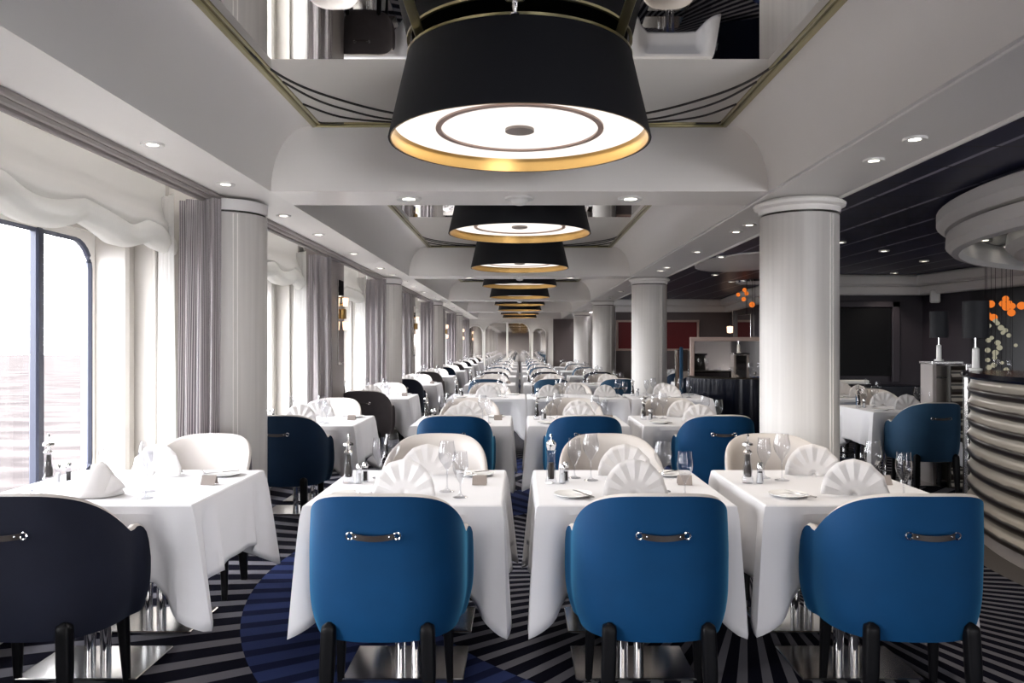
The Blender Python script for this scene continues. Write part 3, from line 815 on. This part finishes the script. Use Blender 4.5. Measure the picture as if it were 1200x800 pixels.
blown_glass((4.05, 13.0, 2.38), 16, 6, 0.36, 0.15, 'amber glass chandelier peeking out left of the nearest right column', 0.13)

# screen and booth left of the column
scr = empty('mirror_partition', (3.15, 11.6, 0)); tag(scr, 'low mirrored partition with cream frame behind the dark booth', 'partition')
MB().box((0, 0, 0.98), (1.06, 0.03, 1.02)).build('mirror_pane', M['mirror_clear'], scr)
f = MB(); f.box((0, -0.01, 1.52), (1.16, 0.07, 0.06), 0.008)
for x_ in (-0.55, 0.55): f.box((x_, -0.01, 0.76), (0.06, 0.07, 1.52), 0.008)
f.build('frame', M['tan_frame'], scr); MB().box((0, 0, 0.25), (1.06, 0.04, 0.5)).build('panel', M['black_gloss'], scr)
bo = empty('curved_booth', (3.22, 10.75, 0)); tag(bo, 'dark glossy curved booth with vertical panels left of the column', 'booth')
def bfn(u, v):
    a = math.radians(165+130*u); r = 0.86+0.012*abs(math.sin(u*PI*9)); return (r*math.cos(a), 0.75*r*math.sin(a), 0.08+0.90*v)
MB().grid(bfn, 108, 6).build('outer_panel', M['black_gloss'], bo)
def bf2(u, v):
    a = math.radians(165+130*u); r = 0.87-0.12*v; return (r*math.cos(a), 0.75*r*math.sin(a), 0.98+0.02*math.sin(v*PI))
MB().grid(bf2, 60, 4).build('top_rail', M['dark_kick'], bo)
def bf3(u, v):
    a = math.radians(165+130*u); r = 0.74; return (r*math.cos(a), 0.75*r*math.sin(a), 0.3+0.66*v)
MB().grid(bf3, 60, 4).build('upholstery', M['shell_taupe'], bo)
pst = MB().box((0, 0, 0), (0.05, 0.05, 1.4), 0.01).build('screen_post', M['shell_steel']); pst.location = (2.44, 11.6, 0.7); tag(pst, 'slim blue-grey upright post left of the mirrored partition', 'post')
pp = MB().box((0, 0, 0), (0.20, 0.04, 1.35), 0.006).build('folding_screen', M['mirror_clear']); pp.location = (2.66-0.11, 12.1, 0.68); tag(pp, 'small pale upright panel between blue post and mirrored partition', 'screen')

# ------------------------------------------------------------------ CHAIR
def make_chair(shell, name):
    root = empty('tub_chair'); tag(root, 'x', 'chair')
    A, B, PE = 0.316, 0.300, 0.78
    FRONT = 0.11
    def plan(s, a, b):     # s in -1..1 ; middle 80% is the wrap, the rest the arms
        w = 0.76
        if abs(s) <= w:
            ph = s/w*PI/2; sn, cs = math.sin(ph), math.cos(ph)
            return (a*math.copysign(abs(sn)**PE, sn), -b*abs(cs)**PE), abs(s)/w
        f = (abs(s)-w)/(1-w)
        return (math.copysign(a+0.020*smooth01(f*1.2), s), FRONT*f), 1+f
    def ztop(u):
        if u <= 1: return 0.664+0.216*(1-u**2.7)**0.95
        f = u-1
        return 0.664+0.020*math.sin(min(1, f*1.6)*PI)-0.13*max(0, f-0.55)**2/0.2025
    def shape(s, v, inset):
        (x, y), u = plan(s, A-inset, B-inset)
        zt = ztop(u); z = 0.31+(zt-0.31)*v
        k = 1-0.10*max(0, (0.50-z)/0.19)**2.4
        lean = 0.045*max(0, (z-0.45)/0.43) if u < 1 else 0
        y2 = y*(k*0.5+0.5*k)-lean*max(0, math.cos(min(1, u)*PI/2))
        return (x*(k if True else 1)*(1.0-0.035*smooth01((z-0.6)/0.3)), y2, z)
    NU, NV = 56, 12
    MB().grid(lambda u, v: shape(2*u-1, v, 0), NU, NV).build('shell', M[shell], root, ang=75)
    # lining: rim + inner surface
    def lin(u, v):
        s = 2*u-1
        if v < 0.125:
            p = shape(s, 1, 0); return (p[0], p[1], p[2])
        if v < 0.26:
            p = shape(s, 1, 0.012); return (p[0], p[1], p[2]+0.010)
        if v < 0.39:
            p = shape(s, 1, 0.030); return (p[0], p[1], p[2]+0.006)
        f = (v-0.39)/0.61
        p = shape(s, 1-0.55*f, 0.042); return p
    MB().grid(lin, NU, 8).build('lining', M['lining'], root, ang=80)
    # arm front caps
    cap = MB()
    for s in (-1, 1):
        def cf(u, v, s=s):
            a = shape(s, v, 0); b = shape(s, max(v, 0.0), 0.042)
            p = [a[k]*(1-u)+b[k]*u for k in range(3)]; p[1] += 0.012*math.sin(u*PI); return tuple(p)
        cap.grid(cf, 4, 8); cap.uv = None
    cap.build('arm_front', M[shell], root, ang=75)
    # seat
    seat = MB()
    def sf(u, v):
        a = 2*PI*u
        ex = 0.5
        cx, sy = math.cos(a), math.sin(a)
        x = 0.225*math.copysign(abs(cx)**ex, cx); y = -0.045+0.195*math.copysign(abs(sy)**ex, sy)
        prof = [(0.0, 0.30), (0.9, 0.30), (1.0, 0.33), (1.0, 0.43), (0.97, 0.46), (0.85, 0.475), (0.4, 0.482), (0.0, 0.484)]
        q, z = prof[int(round(v*7))]; return (x*q, -0.045+(y+0.045)*q, z)
    seat.grid(sf, 40, 7, wrap=True).build('seat', M['lining'], root, ang=60)
    MB().box((0, -0.04, 0.315), (0.40, 0.34, 0.03), 0.01).build('underframe', M['black_wood'], root)
    # legs
    for sx in (-1, 1):
        l = MB()
        def rear(u, v, sx=sx):
            a = 2*PI*u; z = 0.385*(1-v)
            w = 0.018+0.010*min(1, z/0.2)
            if z > 0.36: w *= math.sqrt(max(0.0, 1-((z-0.36)/0.0255)**2))
            ce, se = math.cos(a), math.sin(a)
            return (sx*(0.188+0.012*(1-z/0.385))+w*math.copysign(abs(ce)**.5, ce), -0.262-0.015*(1-z/0.385)+w*0.9*math.copysign(abs(se)**.5, se), z)
        l.grid(rear, 16, 28, wrap=True); l.build('leg', M['black_wood'], root, ang=60)
        l = MB()
        def front(u, v, sx=sx):
            a = 2*PI*u; z = 0.34*(1-v); w = 0.014+0.011*z/0.34; ce, se = math.cos(a), math.sin(a)
            return (sx*(0.225+0.01*(1-z/0.34))+w*math.copysign(abs(ce)**.5, ce), 0.085+0.02*(1-z/0.34)+w*math.copysign(abs(se)**.5, se), z)
        l.grid(front, 16, 8, wrap=True); l.build('leg', M['black_wood'], root, ang=60)
    # leather pull handle
    h = MB(); n = 10; yb = -0.352
    vs = []; fs = []
    for i in range(n+1):
        f = i/n; x = -0.078+0.156*f; dz = -0.007*math.sin(f*PI); yo = -0.012*math.sin(f*PI)**0.5 if 0 < f < 1 else 0
        hw = 0.0105
        vs += [(x, yb+yo-0.004, 0.735+dz-hw), (x, yb+yo-0.004, 0.735+dz+hw), (x, yb+yo+0.001, 0.735+dz+hw), (x, yb+yo+0.001, 0.735+dz-hw)]
        if i:
            b = (i-1)*4
            for q in range(4): fs.append((b+q, b+4+q, b+4+(q+1) % 4, b+(q+1) % 4))
    fs += [(0, 1, 2, 3), (n*4+3, n*4+2, n*4+1, n*4)]
    h.add(vs, fs); ho = h.build('handle', M['leather'], root)
    for sx in (-1, 1):
        r_ = MB().tube([(sx*0.088+0.0125*math.cos(a*PI/8), yb+0.002, 0.735+0.0125*math.sin(a*PI/8)) for a in range(16)], 0.0038, 6, close=True)
        r_.build('ring', M['chrome'], ho)
        ball(0.0045, (sx*0.062, yb-0.010, 0.735), 8).build('stud', M['chrome'], ho)
    root['category'] = 'chair'
    return register(root)
CH = {}
for key, sh_ in (('blue', 'shell_blue'), ('navy', 'shell_navy'), ('slate', 'shell_slate'), ('taupe', 'shell_taupe'), ('steel', 'shell_steel')):
    CH[key] = make_chair(sh_, key)
CWORD = {'blue': 'bright blue velvet', 'navy': 'dark navy velvet', 'slate': 'dark slate velvet', 'taupe': 'grey taupe velvet', 'steel': 'muted steel-blue velvet'}

# ------------------------------------------------------------------ TABLE, CLOTH
def make_table(w, d):
    root = empty('dining_table'); tag(root, 'x', 'table')
    MB().box((0, 0, 0.728), (w-0.03, d-0.03, 0.03), 0.006).build('tabletop', M['tan_frame'], root)
    for sy in (-1, 1):
        b = MB().box((0, sy*0.27, 0.010), (min(w-0.32, 0.52), 0.36, 0.014), 0.004); b.build('base_plate', M['steel'], root)
        p = MB()
        for x_ in (-0.035, 0.035): p.lathe([(0.024, 0.016), (0.024, 0.71)], 16, (x_, sy*0.27, 0))
        p.build('pedestal', M['chrome'], root)
    return register(root)
def make_cloth(w, d, seed, near_push):
    rs = random.Random(seed); L = 0.345
    hw, hd = w/2+0.004, d/2+0.004; rc = 0.018
    per = []
    # perimeter samples: (x, y, nx, ny, distance from nearest corner, side, t along side)
    corners = [(hw, -hd), (hw, hd), (-hw, hd), (-hw, -hd)]
    NS = 40
    for s in range(4):
        a = corners[s]; b = corners[(s+1) % 4]
        n = ((1, 0), (0, 1), (-1, 0), (0, -1))[s]
        Ls = math.hypot(b[0]-a[0], b[1]-a[1])
        for i in range(NS):
            f = i/NS; f = 0.5-0.5*math.cos(f*PI)     # denser at the corners
            f = 0.5*f+0.5*i/NS
            x = a[0]+(b[0]-a[0])*f; y = a[1]+(b[1]-a[1])*f
            dd = min(f, 1-f)*Ls
            pn_ = ((0, -1), (1, 0), (0, 1), (-1, 0))[s] if f < 0.5 else ((0, 1), (-1, 0), (0, -1), (1, 0))[s]
            k = 0.5*max(0, 1-dd/0.075)
            nx, ny = n[0]*(1-k)+pn_[0]*k, n[1]*(1-k)+pn_[1]*k; l = math.hypot(nx, ny)
            cid = s if f < 0.5 else (s+1) % 4
            per.append((x, y, nx/l, ny/l, dd, s, f*Ls, cid, 1 if f < 0.5 else -1))
    NP = len(per)
    cs = [(rs.uniform(0.030, 0.075), rs.uniform(0.9, 1.1), rs.uniform(-0.05, 0.05)) for _ in range(4)]
    ph = [rs.uniform(0, 6.28) for _ in range(8)]
    NV = 12
    vs = []; fs = []
    for j in range(NV+1):
        v = j/NV
        for (x, y, nx, ny, dd, s, t_, cid, sd) in per:
            amp, dr, sk = cs[cid]
            c = max(0, 1-dd/0.10)
            inn = max(0, 1-abs(dd-0.13)/0.07)*(0.6+0.6*abs(math.sin(ph[cid]+sd)))
            out = 0.006+0.020*v*(0.6+0.4*math.sin(t_*9+ph[s]))+amp*1.1*c*v**0.85-0.072*inn*v**0.9+0.022*max(0, 1-abs(dd-0.235)/0.055)*v
            out += 0.006*v*math.sin(t_*23+ph[s+4])
            if s == 3 and near_push:   # chair tucked against this side
                e = smooth01((dd-0.10)/0.10); out = out*(1-e*0.8)-0.085*e*smooth01(v*1.6)
            out = out if v > 0 else 0.0
            if 0 < v < 0.12: out = max(out, 0.004)
            drop = L*(1-0.03*math.sin(t_/0.8*PI))+0.185*dr*max(0, 1-dd/0.20)
            z = 0.752-drop*v
            if v == 0: z = 0.752
            tang = (-ny, nx)
            sh = sk*c*v
            vs.append((x+nx*out+tang[0]*sh, y+ny*out+tang[1]*sh, z))
    for j in range(NV):
        for i in range(NP):
            i2 = (i+1) % NP; fs.append((j*NP+i, (j+1)*NP+i, (j+1)*NP+i2, j*NP+i2))
    # top: rings towards centre, slightly rounded edge
    b0 = len(vs)
    rings = [0.985, 0.9, 0.5]
    for q in rings:
        for (x, y, *_r) in per: vs.append((x*q, y*q, 0.7565))
    prev = 0
    for k_, q in enumerate(rings):
        cur_ = b0+k_*NP
        for i in range(NP): i2 = (i+1) % NP; fs.append((prev+i, prev+i2, cur_+i2, cur_+i))
        prev = cur_
    vs.append((0, 0, 0.7565)); ctr = len(vs)-1
    for i in range(NP): fs.append((prev+i, prev+(i+1) % NP, ctr))
    m_ = MB(); m_.v = vs; m_.f = fs
    o = m_.build('tablecloth', M['linen'], ang=28)
    md = o.modifiers.new('thickness', 'SOLIDIFY'); md.thickness = 0.0022; md.offset = 1
    tag(o, 'x', 'tablecloth')
    return register(o)
TD = 0.91
SIZES = {}
def table_protos(w):
    if w not in SIZES:
        SIZES[w] = (make_table(w, TD), [make_cloth(w, TD, int(w*100)+i, True) for i in range(2)])
    return SIZES[w]

# ------------------------------------------------------------------ TABLEWARE
def make_glass(h, rbowl, rrim, foot, stem, name):
    zb = stem
    prof = [(0.0, 0.0), (foot, 0.0), (foot, 0.002), (foot*0.5, 0.006), (0.006, 0.014), (0.0035, 0.03), (0.0035, zb-0.01), (0.008, zb)]
    hb = h-zb
    for i in range(1, 9):
        f = i/8
        prof.append((max(0.008, rbowl*math.sin(min(1, f*1.9)*PI/2)**0.8 if f < 0.53 else rbowl+(rrim-rbowl)*smooth01((f-0.5)/0.5)), zb+hb*f))
    o = MB().lathe(prof, 24).build(name, M['glass'], ang=60); tag(o, 'x', 'glass'); return register(o)
G_WINE = make_glass(0.235, 0.041, 0.031, 0.036, 0.105, 'wine_glass')
G_SMALL = make_glass(0.205, 0.035, 0.029, 0.033, 0.07, 'wine_glass')
def make_mill(kind):
    root = empty('pepper_mill'); tag(root, 'x', 'pepper mill')
    if kind == 'clear':
        MB().lathe([(0, 0), (0.027, 0), (0.028, 0.012), (0.022, 0.03), (0.024, 0.06), (0.019, 0.10), (0.018, 0.13), (0.024, 0.16), (0, 0.16)], 24).build('body', M['acrylic'], root)
        MB().lathe([(0, 0.02), (0.015, 0.02), (0.017, 0.06), (0.013, 0.10), (0, 0.10)], 16).build('peppercorns', M['pepper'], root)
        MB().lathe([(0, 0.162), (0.019, 0.162), (0.026, 0.185), (0.024, 0.20), (0.012, 0.212), (0, 0.212)], 24).build('head', M['chrome'], root)
    else:
        MB().lathe([(0, 0), (0.027, 0), (0.027, 0.025), (0.020, 0.04), (0.024, 0.065), (0.017, 0.10), (0.015, 0.13), (0.020, 0.15), (0, 0.15)], 24).build('body', M['acrylic'], root)
        MB().lathe([(0, 0.03), (0.017, 0.03), (0.019, 0.06), (0.012, 0.10), (0.011, 0.14), (0, 0.14)], 16).build('peppercorns', M['pepper'], root)
        MB().lathe([(0, 0.152), (0.022, 0.152), (0.010, 0.165), (0.012, 0.18), (0.026, 0.186), (0.024, 0.196), (0.010, 0.202), (0, 0.202)], 24).build('head', M['steel'], root)
    MB().lathe([(0, 0.20), (0.004, 0.205), (0.004, 0.225), (0.007, 0.230), (0.005, 0.24), (0, 0.242)], 10).build('knob', M['chrome'], root)
    return register(root)
MILLS = {'clear': make_mill('clear'), 'steel': make_mill('steel')}
def make_shaker(fill, nm):
    root = empty('shaker'); tag(root, 'x', 'shaker')
    MB().lathe([(0, 0), (0.016, 0), (0.017, 0.01), (0.013, 0.07), (0, 0.07)], 16).build('body', M['acrylic'], root)
    MB().lathe([(0, 0.005), (0.011, 0.005), (0.010, 0.05), (0, 0.05)], 12).build('filling', M[fill], root)
    MB().lathe([(0.014, 0.07), (0.015, 0.085), (0.010, 0.095), (0, 0.098)], 16).build('cap', M['chrome'], root)
    return register(root)
SHK = {'salt': make_shaker('salt', ''), 'pepper': make_shaker('pepper', '')}
def make_fan():
    m_ = MB(); N = 6; R = 0.155
    # pleated semicircle, leaning back
    def ff(u, v):
        i = u*2*N; a = math.radians(-88+176*u)
        zig = (1 if int(round(i)) % 2 else -1)*0.0065*v
        r = R*(0.08+0.92*v)*(1-0.03*(1 if int(round(i)) % 2 else 0)*v)
        x = r*math.sin(a); z = r*math.cos(a)*1.05
        return (x*0.98, zig+0.30*z*0.6-0.02, max(0.002, z+0.004))
    m_.grid(ff, 2*N, 6)
    m_.uv = None
    # front wrapped flap and rear support
    def rr_(u, v):
        return ((u-0.5)*0.16*(1-v*0.6), 0.10-0.075*v, 0.003+0.10*v)
    m_.grid(rr_, 4, 4); m_.uv = None
    o = m_.build('folded_napkin', M['napkin'], ang=30)
    md = o.modifiers.new('thickness', 'SOLIDIFY'); md.thickness = 0.0025
    tag(o, 'x', 'napkin'); return register(o)
def make_cone():
    m_ = MB()
    def cf(u, v):   # mitre-like cone, wide at the table, split front
        a = 2*PI*u
        r = (0.085*(1-v)**0.75+0.006)*(1+0.10*math.sin(3*a+v*2))
        sq = 0.72
        x = 1.15*r*math.copysign(abs(math.cos(a))**sq, math.cos(a)); y = 0.75*r*math.copysign(abs(math.sin(a))**sq, math.sin(a))
        return (x+0.02*v, y, 0.003+0.15*v)
    m_.grid(cf, 26, 8, wrap=True)
    def wing(u, v):
        a = math.radians(20+120*u); r = 0.115*v; return (0.03+r*math.cos(a)*0.75+0.02, -0.055+0.05*v-0.01*math.sin(u*PI*2), 0.003+r*math.sin(a)*0.85)
    m_.grid(wing, 10, 5); m_.uv = None
    o = m_.build('folded_napkin', M['napkin'], ang=35)
    md = o.modifiers.new('thickness', 'SOLIDIFY'); md.thickness = 0.0025
    tag(o, 'x', 'napkin'); return register(o)
NAPF, NAPC = make_fan(), make_cone()
def make_plate():
    o = MB().lathe([(0, 0.004), (0.055, 0.004), (0.062, 0.006), (0.085, 0.014), (0.086, 0.017), (0.062, 0.010), (0.055, 0.008), (0, 0.008)], 32).build('side_plate', M['porcelain'])
    tag(o, 'x', 'plate'); return register(o)
PLATE = make_plate()
def make_knife():
    root = empty('butter_knife'); tag(root, 'x', 'knife')
    MB().box((0, -0.045, 0.004), (0.012, 0.09, 0.006), 0.002).build('handle', M['steel'], root)
    m_ = MB(); m_.prism([(-0.003, 0), (0.004, 0), (0.011, 0.03), (0.011, 0.08), (0.004, 0.10), (-0.003, 0.095)], 0.003, 0.005); m_.build('blade', M['chrome'], root)
    return register(root)
def make_fork():
    root = empty('fork'); tag(root, 'x', 'fork')
    MB().tube([(0, -0.10, 0.003), (0, -0.03, 0.005), (0, 0.03, 0.008), (0, 0.05, 0.005)], [0.006, 0.004, 0.003, 0.008], 8).build('handle', M['steel'], root)
    f = MB()
    for x_ in (-0.008, -0.0027, 0.0027, 0.008): f.tube([(x_, 0.05, 0.005), (x_, 0.07, 0.003), (x_, 0.095, 0.007)], 0.0016, 5)
    f.build('tines', M['chrome'], root)
    return register(root)
KNIFE, FORK = make_knife(), make_fork()
def make_card():
    m_ = MB()
    w, h, d = 0.07, 0.045, 0.025
    m_.box((0, -d/2*0.9, h/2), (w, 0.002, h), 0); 
    m_ = MB(); t_ = 0.0015
    m_.add([(-w/2, -d, 0), (w/2, -d, 0), (w/2, 0, h), (-w/2, 0, h), (-w/2, d, 0), (w/2, d, 0), (-w/2, -d+t_*2, 0), (w/2, -d+t_*2, 0), (w/2, 0, h-t_*3), (-w/2, 0, h-t_*3), (-w/2, d-t_*2, 0), (w/2, d-t_*2, 0)],
           [(0, 1, 2, 3), (3, 2, 5, 4), (7, 6, 9, 8), (9, 10, 11, 8), (0, 6, 7, 1), (4, 5, 11, 10), (0, 3, 9, 6), (3, 4, 10, 9), (1, 7, 8, 2), (2, 8, 11, 5)])
    o = m_.build('tent_card', M['card'], smooth=False); tag(o, 'x', 'card'); return register(o)
CARD = make_card()

# ------------------------------------------------------------------ PLACE THE TABLES
ZT = 0.7585+0.0022
RW = ['nearest row', 'second row', 'third row', 'fourth row', 'fifth row', 'sixth row', 'seventh row', 'eighth row', 'last row']
def setting(xc, yc, w, k, tn, far, near_fan=NAPF, glasses=True, chairs=('blue', 'blue'), mill='steel', near_chair=True, far_chair=True, dxn=0.0, dxf=0.0, fan_x=(0,), nchY=None, card=True, rows=None):
    """one laid table. tn = short phrase naming the table"""
    tp, cps = table_protos(w)
    far_row = k >= 4
    place(tp, (xc, yc, 0), 0, 'pedestal table under white cloth, '+tn, 'cloth-covered dining tables')
    place(cps[(k+int(abs(xc)*3)) % 2], (xc, yc, 0), 0, 'white tablecloth on the '+tn, 'white tablecloths')
    if near_chair:
        place(CH[chairs[0]], (xc+dxn, yc-0.84+0.30, 0), math.radians(random.uniform(-1.5, 1.5)), CWORD[chairs[0]]+' chair at camera side of the '+tn, 'velvet chairs seen from behind')
    if far_chair:
        place(CH[chairs[1]], (xc+dxf, yc+0.72, 0), PI+math.radians(random.uniform(-2, 2)), 'cream-lined chair on far side of the '+tn, 'cream-lined chairs facing the camera')
    for fx in fan_x:
        s_ = '' if len(fan_x) == 1 else (' (left)' if fx < 0 else ' (right)')
        place(near_fan, (xc+fx+dxn*0.6, yc-0.26, ZT), random.uniform(-0.2, 0.2), 'white folded napkin at camera side of the '+tn+s_, 'folded napkins')
    place(NAPF, (xc+dxf*0.6+0.02, yc+0.26, ZT), random.uniform(-0.25, 0.25), 'white fan napkin on far side of the '+tn, 'folded napkins')
    if glasses:
        for fx in (fan_x if len(fan_x) > 1 else (0,)):
            gn = 'glasses on the dining tables'
            if far_row:
                lb = ['stemmed glass among the crowded far tables']*4
            else:
                lb = ['tall wine glass beside near napkin, '+tn, 'short glass beside near napkin, '+tn, 'tall wine glass beside far napkin, '+tn, 'short glass beside far napkin, '+tn]
            if far_row: gn = 'glasses on the far tables'
            place(G_WINE, (xc+fx+0.17+random.uniform(-.01, .01), yc-0.16, ZT), 0, lb[0], gn)
            place(G_SMALL, (xc+fx+0.24+random.uniform(-.01, .01), yc-0.29+random.uniform(-.03, .03), ZT), 0, lb[1], gn)
        place(G_WINE, (xc-0.15+random.uniform(-.01, .01), yc+0.13, ZT), 0, lb[2], gn)
        place(G_SMALL, (xc-0.22, yc+0.20, ZT), 0, lb[3], gn)
    if k < 4:
        mx = xc-w/2+0.075
        place(MILLS[mill], (mx, yc+0.06, ZT), random.uniform(0, 3), 'pepper mill at the left edge of the '+tn, 'pepper mills')
        place(SHK['salt'], (mx+0.055, yc+0.045, ZT), 0, 'salt shaker by the mill on the '+tn, 'shakers')
        place(SHK['pepper'], (mx+0.075, yc+0.10, ZT), 0, 'pepper shaker by the mill on the '+tn, 'shakers')
        place(PLATE, (xc-w/2+0.16, yc-0.27, ZT-0.003), 0, 'white side plate at camera side of the '+tn, 'side plates')
        place(PLATE, (xc+w/2-0.14, yc+0.28, ZT-0.003), 0, 'white side plate on far side of the '+tn, 'side plates')
        place(KNIFE, (xc-w/2+0.205, yc-0.30, ZT+0.012), 0.45, 'butter knife on near side plate, '+tn, 'butter knives')
        place(KNIFE, (xc+w/2-0.155, yc+0.28, ZT+0.012), 2.2, 'butter knife on far side plate, '+tn, 'butter knives')
        place(FORK, (xc+0.25-0.02, yc+0.33, ZT), PI+0.5, 'fork beside far napkin on the '+tn, 'forks')
        if card: place(CARD, (xc+w/2-0.115, yc+0.02, ZT), random.uniform(-0.15, 0.15), 'small grey tent card on the '+tn, 'tent cards')

Y0T = 3.73
WCH = ['slate', 'navy', 'taupe', 'slate', 'taupe', 'navy', 'taupe', 'slate', 'taupe']
for k in range(0, 9):
    yc = Y0T+HALF*k
    if yc > YEND-1.3: continue
    setting(-1.90, yc, 1.0, k, 'window table in the '+RW[k], k >= 4, near_fan=NAPC if k == 0 else NAPF, chairs=(WCH[k], 'taupe'), dxn=-0.02 if k == 0 else 0.0, dxf=0.0)
for k in (0, 1, 3, 4, 5, 6, 7, 8):
    yc = Y0T+HALF*k
    if yc > YEND-1.3: continue
    for cx, nm, dn, df, ml in ((-0.50, 'left', -0.035, 0.0, 'steel'), (0.50, 'middle', 0.03, 0.04, 'clear'), (1.47, 'right', 0.065 if k == 0 else 0.14, 0.05, 'steel')):
        if nm == 'right' and k >= 7: continue
        setting(cx, yc, 0.84, k, nm+' centre table, '+RW[k], k >= 4, chairs=('blue' if k < 2 else ('steel' if k != 4 else 'slate'), 'blue' if k < 3 else 'steel'), mill=ml if k == 0 else 'steel', dxn=dn, dxf=df)
yc = Y0T+HALF*2
setting(-0.42, yc, 0.98, 2, 'left wide table, third row', False, near_chair=False, chairs=('blue', 'navy'), card=False)
setting(0.73, yc, 1.26, 2, 'middle wide table, third row', False, near_chair=False, chairs=('blue', 'navy'), fan_x=(-0.36, 0.36), card=False)
setting(1.92, yc, 1.0, 2, 'right wide table, third row', False, near_chair=False, chairs=('blue', 'navy'), far_chair=False, card=False)
# right-hand area
setting(3.99, 8.20, 0.84, 3, 'table beside the bar, right of column', False, chairs=('steel', 'steel'), dxn=0.02, card=False, far_chair=False)
setting(4.34, 10.1, 0.84, 3, 'table behind the bar-side table', False, chairs=('navy', 'blue'), card=False, near_chair=False)
place(CH['blue'], (4.42, 9.25, 0), PI+0.25, 'cream-lined blue chair between the two tables near the bar', 'cream-lined chairs facing the camera')
setting(3.2, 15.9, 0.84, 5, 'table before the red wall panel', True, chairs=('navy', 'steel'))
setting(3.2, 13.6, 0.84, 4, 'table behind the second right column', True, chairs=('navy', 'steel'), dxn=0.0)

# glassware on booth and bar
for i, (x_, y_, z_) in enumerate([(3.05, 10.155, 0.985), (3.17, 10.14, 0.985)]):
    place(G_SMALL, (x_, y_, 0.995), 0, '%s short glass on the dark booth rail' % ('left' if i == 0 else 'right'), 'glasses on the booth')
for i in range(7):
    x_, y_ = bar_pt(155+i*3.4, 2.86+0.05*(i % 2))
    place(G_SMALL, (x_, y_, 1.236), 0, 'glass standing on the black bar counter top, %s from its end' % ORD[i], 'glasses on the bar counter', 0.45)

# sea outside
m_ = MB(); m_.add([(-900, -500, -11), (-6, -500, -11), (-6, 900, -11), (-900, 900, -11)], [(0, 1, 2, 3)])
se = m_.build('sea', M['sea'], smooth=False); tag(se, 'pale rippled sea seen through the windows', 'sea', kind='stuff')
# prototypes never placed are removed
for o in list(COL.objects):
    if o.get('label') == 'x':
        def kill(q):
            for c in [c for c in COL.objects if c.parent == q]: kill(c)
            bpy.data.objects.remove(q)
        kill(o)
